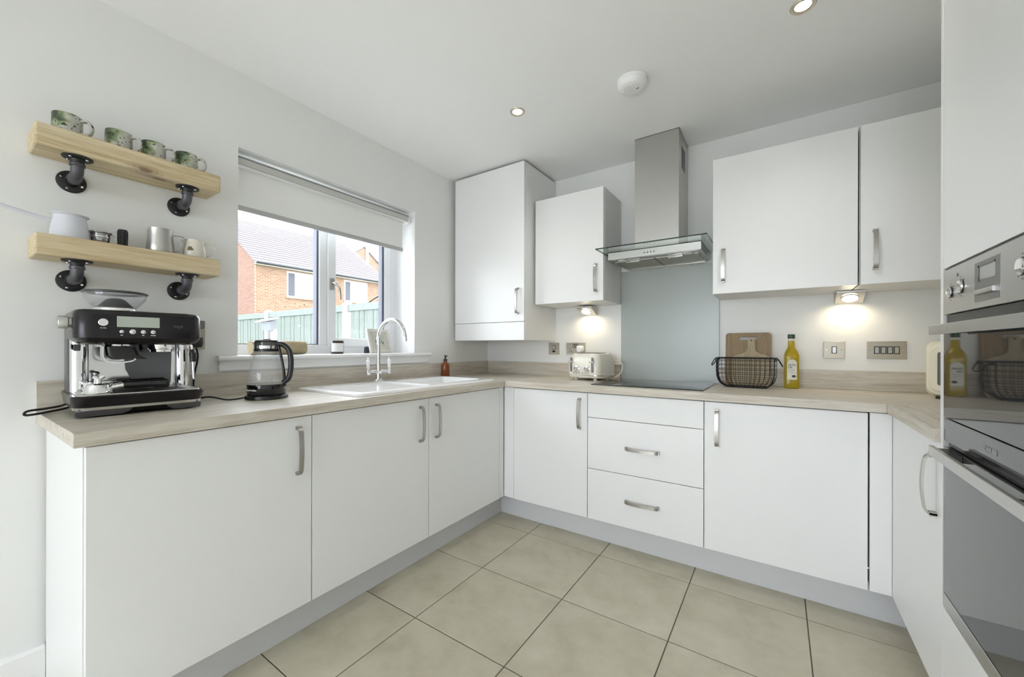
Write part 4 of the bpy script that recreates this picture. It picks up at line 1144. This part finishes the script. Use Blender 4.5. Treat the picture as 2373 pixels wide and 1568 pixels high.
# ================================================================== lights
def under_light(x, label):
    t = thing('cabinet_light', label, 'light', (x, 0, 0), group='triangular lights under the wall cabinets')
    zt = 1.4145
    sec = [(-.135, zt), (-.135, zt - .010), (-.050, zt - .056), (-.035, zt - .056), (-.035, zt)]
    MB().prism(sec, 'x', -.056, .056).build('housing', STEELH, t, bevel=.001)
    nrm = Vector((0, -.046, -.085)).normalized()
    c = Vector((0, -.0965, zt - .0345))
    M = Matrix.Translation(c) @ nrm.to_track_quat('Z', 'Y').to_matrix().to_4x4()
    MB().lathe([(.031, -.001), (.036, -.001), (.035, .003), (.031, .003)], 28).xf(M).build('bezel', CHROME, t)
    MB().lathe([(0, 0), (.0305, 0), (.0305, .0012), (0, .0018)], 28).xf(M).build('lens', LAMPON, t)
    d = bpy.data.lights.new('cabinet_lamp', 'SPOT'); d.energy = UNDERLIGHT_W; d.color = (1, .84, .56); d.spot_size = R(165); d.spot_blend = .7; d.shadow_soft_size = .02
    o = bpy.data.objects.new('cabinet_lamp', d); COL.objects.link(o); o.parent = t
    o.location = (0, -.075, zt - .062)
    o.rotation_euler = Vector((0, .45, -1)).to_track_quat('-Z', 'Y').to_euler()
    return t
under_light(.945, 'warm triangular light under the cabinet above the toaster')
under_light(2.372, 'warm triangular light under the cabinets above the switches')

def downlight(x, y, label, watts=DOWNLIGHT_W, cone=128, col=(1, .97, .93)):
    t = thing('downlight', label, 'light', (x, y, RZ), group='recessed ceiling downlights')
    MB().lathe([(.026, -.001), (.030, -.004), (.039, -.004), (.041, -.001), (.041, .0), (.026, .0)], 32).build('bezel', P('gold_steel', (.62, .56, .44), .3, 1.0) if 'gold_steel' not in MATS else MATS['gold_steel'], t)
    MB().lathe([(0, -.0008), (.026, -.0008), (.026, -.0002), (0, -.0002)], 28).build('lamp', LAMPON2, t)
    d = bpy.data.lights.new('downlight_lamp', 'SPOT'); d.energy = watts; d.color = col; d.spot_size = R(cone); d.spot_blend = 1.0; d.shadow_soft_size = .03
    o = bpy.data.objects.new('downlight_lamp', d); COL.objects.link(o); o.parent = t; o.location = (0, 0, -.012)
    return t
downlight(.900, -.918, 'lit recessed downlight in the ceiling near the boiler cupboard')
downlight(2.146, -.885, 'lit recessed downlight in the ceiling above the oven side, cut by the picture top')
# unseen fill lamps added over and behind the camera; floor bounce lifts the ceiling
for y, row in ((-2.95, 'first'), (-3.95, 'second'), (-4.95, 'third')):
    for x, sd_ in ((1.25, 'window'), (1.9, 'oven')):
        downlight(x, y, 'unseen added fill downlight in the %s row over and behind the camera, %s side' % (row, sd_), FILL_W * (1.0 if y < -3.5 else .8), 60 if y < -3.5 else 52, (.86, .955, 1.16))

sd = thing('smoke_alarm', 'round white smoke alarm on the ceiling', 'smoke alarm', (1.492, -.826, RZ))
MB().lathe([(.062, 0), (.070, -.001), (.070, -.012), (.066, -.016), (0, -.016)], 40).build('base', TRIMW, sd)
MB().lathe([(.066, -.015), (.068, -.018), (.064, -.036), (.056, -.043), (.030, -.046), (0, -.046)], 40).build('cover', P('alarm_white', (.85, .85, .85), .4), sd)
MB().lathe([(.018, -.045), (.022, -.0485), (0, -.049)], 24, (-.012, -.02, 0)).build('test_button', MATS['alarm_white'], sd)
MB().box(.020, .026, .000, .005, -.0470, -.0455).box(.028, .032, -.004, .002, -.0470, -.0455).build('sounder_slots', INK, sd, smooth=0)
MB().prism([(-.045, -.010), (-.020, -.006), (-.020, -.003), (-.046, -.006)], 'z', -.0465, -.044).build('vent_rib', TRIMW, sd)

# ================================================================== things on the window board
ZW = WZ0 + .003
lg = thing('birch_log', 'small birch log lying on the window board behind the kettle', 'log', (-.055, -1.690, ZW + .036))
MB().loft([[(.036 * (1 + .05 * math.sin(3 * 2 * PI * i / 24 + k)) * math.cos(2 * PI * i / 24), -.130 + k * .065, .036 * (1 + .04 * math.sin(2 * 2 * PI * i / 24 + k * 2)) * math.sin(2 * PI * i / 24)) for i in range(24)] for k in range(5)]).build('bark', BARK, lg)
for y in (-.1312, .1312):
    MB().lathe([(0, -.001), (.0335, -.001), (.0335, .001), (0, .001)], 24, (0, y, 0), 'y').build('cut_end', LOGEND, lg)

cd = thing('jar_candle', 'dark glass jar candle with white label on the window board', 'candle', (-.060, -1.362, ZW))
MB().lathe([(0, 0), (.034, 0), (.035, .003), (.035, .076), (.0325, .076), (.0325, .05), (0, .05)], 32).build('jar', P('dark_amber', (.045, .022, .014), .1), cd)
lbp = [(.0354 * math.cos(R(a)), .0354 * math.sin(R(a))) for a in range(-95, 36, 10)]
m_ = MB(); nb = len(lbp)
m_.add([(x, y, .012) for x, y in lbp] + [(x, y, .062) for x, y in lbp], [(i, i + 1, nb + i + 1, nb + i) for i in range(nb - 1)])
m_.build('label_front', P('white_label', (.8, .8, .8), .6), cd)

pf = thing('picture_frame', 'white framed botanical print leaning in the window behind the tap', 'picture', (-.070, -1.050, ZW), R(8))
TL = Matrix.Rotation(R(-14), 4, 'Y')
fr_ = MB()
w2, h2, b_ = .095, .158, .022
fr_.box(0, .014, -w2, -w2 + b_, 0, h2).box(0, .014, w2 - b_, w2, 0, h2).box(0, .014, -w2 + b_, w2 - b_, 0, b_).box(0, .014, -w2 + b_, w2 - b_, h2 - b_, h2)
fr_.xf(TL).build('frame', P('antique_white', (.70, .68, .62), .45), pf, bevel=.003)
MB().box(.003, .006, -w2 + b_, w2 - b_, b_, h2 - b_).xf(TL).build('mount', P('mount_card', (.62, .62, .55), .7), pf, smooth=0)
MB().box(.006, .0065, -.045, .045, .045, .118).xf(TL).build('print', P('print_paper', (.52, .54, .47), .7), pf, smooth=0)
sp_ = MB()
for k in range(7):
    y0, z0 = -.030 + k * .010, .075 + .012 * math.sin(k * 1.9)
    sp_.add([(.007, y0 - .006, z0), (.007, y0, z0 - .009), (.007, y0 + .006, z0 + .002), (.007, y0 + .001, z0 + .011)], [(0, 1, 2, 3)])
sp_.xf(TL).build('printed_leaves', P('print_green', (.12, .16, .13), .7), pf, smooth=0)
MB().box(-.052, -.049, -.02, .02, .001, .09).xf(Matrix.Translation((-.0, 0, 0)) @ Matrix.Rotation(R(12), 4, 'Y')).build('strut', BLACKP, pf, smooth=0)
tag(MB().lathe([(0, 0), (.017, 0), (.018, .002), (.017, .034), (.012, .042), (0, .043)], 20, (-.115, -1.122, ZW)).build('small_pot', P('ink_blue', (.02, .02, .04), .35), smooth=40), 'small dark blue pot behind the left edge of the picture frame', 'pot')

# ================================================================== outside the window
struct(MB().box(-45, -WT, -30, 45, -.45, -.25).build('ground', GRASS, smooth=0), 'lawn outside the window', 'lawn')
struct(MB().box(-4.6, -WT - .01, -7.5, .93, -.25, -.16).build('patio', BOUNCE_PAVING, smooth=0), 'unseen pale paving added outside the window to bounce light', 'paving')  # out of view; pale slab added to throw daylight up to the ceiling
struct(MB().box(-2, 8, -16, RY - .26, -.3, -.1).build('terrace', BOUNCE_PAVING, smooth=0), 'unseen pale paved terrace added outside the patio doors to bounce light', 'paving')  # unseen too; paved pale to send skylight up through the doors

# timber fence of upright boards between concrete posts, running away from the house wall
fn = thing('garden_fence', 'pale green stained board fence seen through the window', 'fence', (0, 1.0, -.25))
bm_ = {}
x = -1.02
k = 0
post_x = [-1.0 - 2.53 * i for i in range(6)]           # -1.0, -3.53, -6.06 ...
while x > -13.2:
    near = min(abs(x - p) for p in post_x)
    if near > .075:
        v = k % 3
        if v not in bm_:
            me = MB().box(-.052, .052, -.010 - .004 * v, .008, .05, 1.93).mesh('board', 0); me.materials.append(FENCE); bm_[v] = me
        o = bpy.data.objects.new('board', bm_[v]); COL.objects.link(o); o.parent = fn; o.location = (x, 0, 0)
    x -= .112; k += 1
for i, p in enumerate(post_x):
    MB().loft([ring_z([(p - .055, -.055), (p + .055, -.055), (p + .055, .055), (p - .055, .055)], 0), ring_z([(p - .055, -.055), (p + .055, -.055), (p + .055, .055), (p - .055, .055)], 2.05),
               ring_z([(p - .03, -.03), (p + .03, -.03), (p + .03, .03), (p - .03, .03)], 2.075)]).build('post', CONCRETE, fn, smooth=0)
    if i + 1 < len(post_x):
        q = post_x[i + 1]
        MB().box(q + .056, p - .056, -.03, .03, 1.925, 2.03).build('cap_rail', FENCECAP, fn, bevel=.004)
        MB().box(q + .056, p - .056, .008, .05, .9, .98).build('back_rail', FENCE, fn, smooth=0)

# neighbour's brick house, eaves parallel to our window wall
hs = thing('brick_house', 'brick house with a tiled roof beyond the garden fence', 'house', (-17.1, 5.49, -.25))
E = 5.15
HL, HDP = 7.18, 8.4
rise = .68 * HDP / 2
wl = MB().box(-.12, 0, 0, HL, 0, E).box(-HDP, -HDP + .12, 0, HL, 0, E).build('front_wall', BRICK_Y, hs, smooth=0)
cut(wl, [MB().box(-.5, .5, 1.34, 2.80, 3.70, 4.92), MB().box(-.5, .5, 4.31, 5.75, 3.78, 4.92)])
for y0, y1 in ((.001, .12), (HL - .12, HL - .001)):
    MB().prism([(-.121, 0), (-HDP + .121, 0), (-HDP + .121, E), (-HDP / 2, E + rise - .13), (-.121, E)], 'y', y0, y1).build('gable_wall', BRICK_X_SHADE, hs, smooth=0)
rf = MB()
n_c = 20
for s in (0, 1):
    for c in range(n_c):
        t0, t1 = c / n_c, (c + 1.06) / n_c
        xa, xb = .22 - t0 * (HDP / 2 + .22), .22 - min(t1, 1.0) * (HDP / 2 + .22)
        za, zb = E - .15 + t0 * (rise + .15), E - .15 + min(t1, 1.0) * (rise + .15)
        if s: xa, xb = -HDP - xa, -HDP - xb
        rf.prism([(xa, za + .060), (xb, zb + .012), (xb, zb - .02), (xa, za + .024)], 'y', -.10, HL + .10)
rf = rf.build('roof', ROOF, hs, smooth=0)
MB().prism([(-HDP / 2 - .12, E + rise - .06), (-HDP / 2, E + rise + .08), (-HDP / 2 + .12, E + rise - .06)], 'y', -.1, HL + .1).build('ridge', ROOF, rf, smooth=0)
MB().tube([(.26, -.10, E - .07), (.26, HL + .10, E - .07)], .06, 10).build('gutter', P('black_gutter', (.03, .03, .035), .4), hs)
MB().box(.0, .20, -.08, HL + .08, E - .16, E - .13).build('soffit', P('pale_soffit', (.55, .5, .45), .6), hs, smooth=0)
MB().tube([(.06, HL - .2, 0), (.06, HL - .2, E - .1)], .035, 8).build('downpipe', P('white_pipe', (.7, .7, .7), .5), hs)
for wy0, wy1, wz0, wz1 in ((1.34, 2.80, 3.70, 4.92), (4.31, 5.75, 3.78, 4.92)):
    f = .07
    mid_ = (wy0 + wy1) / 2
    w_ = MB().box(-.10, -.02, wy0, wy0 + f, wz0, wz1).box(-.10, -.02, wy1 - f, wy1, wz0, wz1).box(-.10, -.02, wy0 + f, wy1 - f, wz0, wz0 + f).box(-.10, -.02, wy0 + f, wy1 - f, wz1 - f, wz1).box(-.10, -.02, mid_ - .05, mid_ + .05, wz0 + f, wz1 - f).build('house_window', UPVC, hs, smooth=0)
    for a, c in ((wy0 + f, mid_ - .05), (mid_ + .05, wy1 - f)):
        MB().box(-.075, -.065, a, c, wz0 + f, wz1 - f).build('pane', SLATE, w_, smooth=0)
    bl_ = MB()
    for (a, c, zz) in ((wy0 + f + .33, mid_ - .05, wz0 + f), (mid_ + .05, wy1 - f, wz0 + f)):
        bl_.box(-.064, -.060, a, c, zz, wz1 - f)
    bl_.build('net_curtain', P('net_white', (.75, .76, .77), .8) if 'net_white' not in MATS else MATS['net_white'], w_, smooth=0)
    MB().box(-.02, .06, wy0 - .05, wy1 + .05, wz0 - .06, wz0).build('window_ledge', P('tile_ledge', (.40, .16, .11), .8) if 'tile_ledge' not in MATS else MATS['tile_ledge'], hs, smooth=0)

# second house behind: only its brick gable peak shows
h2_ = thing('far_gable_house', 'brick gable peak of a second house behind the tiled roof', 'house', (-28.0, 18.77, -.25))
gz = 10.03
MB().prism([(-4.2, 0), (4.2, 0), (4.2, gz - 4.2 * .78), (0, gz), (-4.2, gz - 4.2 * .78)], 'x', -6, 0).build('wall', BRICK_Y, h2_, smooth=0)
MB().prism([(-4.5, gz - 4.5 * .78 + .02), (0, gz + .02), (4.5, gz - 4.5 * .78 + .02), (4.5, gz - 4.5 * .78 + .17), (0, gz + .17), (-4.5, gz - 4.5 * .78 + .17)], 'x', -6.1, .08).build('roof', ROOF, h2_, smooth=0)
MB().tube([(.08, .28, gz - 1.6), (.08, .28, gz + .15)], .13, 12).build('flue', P('white_flue', (.8, .8, .8), .5), h2_)

bh = thing('bird_box', 'tilted white bird box on a post in front of the fence', 'bird box', (-3.22, -.235, -.25), R(-52))
MB().box(-.028, .028, -.03, .03, 0, 1.60).build('post', CONCRETE, bh, bevel=.004)
TB = T(.02, -.04, 1.59) @ Matrix.Rotation(R(12), 4, 'Y')
bb = MB().box(-.055, .065, -.06, .05, 0, .115).xf(TB).build('box', P('grey_white_timber', (.17, .18, .19), .8), bh, bevel=.003)
MB().box(-.085, .090, -.115, .090, -.009, .009).xf(TB @ T(.004, 0, .128) @ Matrix.Rotation(R(9), 4, 'X')).build('lid', P('white_timber', (.25, .25, .25), .8), bh, bevel=.003)
MB().lathe([(0, -.002), (.018, -.002), (.018, .001), (0, .001)], 16).xf(TB @ T(.0, -.0605, .06) @ Matrix.Rotation(PI / 2, 4, 'X')).build('entrance', BLACKP, bh)

def shrub(loc, h, n, spread, label):
    t = thing('shrub', label, 'shrub', loc)
    MB().tube([(0, 0, 0), (.03, .02, h * .5), (0, 0, h)], .012, 6).build('stem', P('twig', (.2, .13, .08), .9) if 'twig' not in MATS else MATS['twig'], t)
    m = MB()
    for i in range(n):
        c = Vector((random.gauss(0, spread), random.gauss(0, spread), h + random.gauss(0, spread * .9)))
        a, e = random.random() * 6.28, random.uniform(-.6, .6)
        d = Vector((math.cos(a) * math.cos(e), math.sin(a) * math.cos(e), math.sin(e))) * .05
        s = Vector((-math.sin(a), math.cos(a), .3)) * .02
        m.add([c, c + d * .5 + s, c + d, c + d * .5 - s], [(0, 1, 2, 3)])
    f = m.build('foliage', LEAF, t, smooth=0); f['kind'] = 'stuff'
shrub((-9.3, 1.35, -.25), 2.32, 60, .17, 'sparse yellow-green shrub at the left edge of the window view')
shrub((-5.75, 1.45, -.25), 2.14, 34, .10, 'small green shrub tip just above the fence')
tag(MB().tube(smooth_path([(-3.78, 1.25, -.25), (-3.62, 1.25, 1.2), (-3.45, 1.25, 1.72), (-3.15, 1.25, 1.90), (-2.7, 1.25, 1.95), (-2.3, 1.25, 1.75), (-2.1, 1.25, 1.2), (-2.0, 1.25, -.25)], 6), .012, 6).build('garden_hoop', BLACKP), 'thin black garden hoop rising behind the fence', 'hoop')
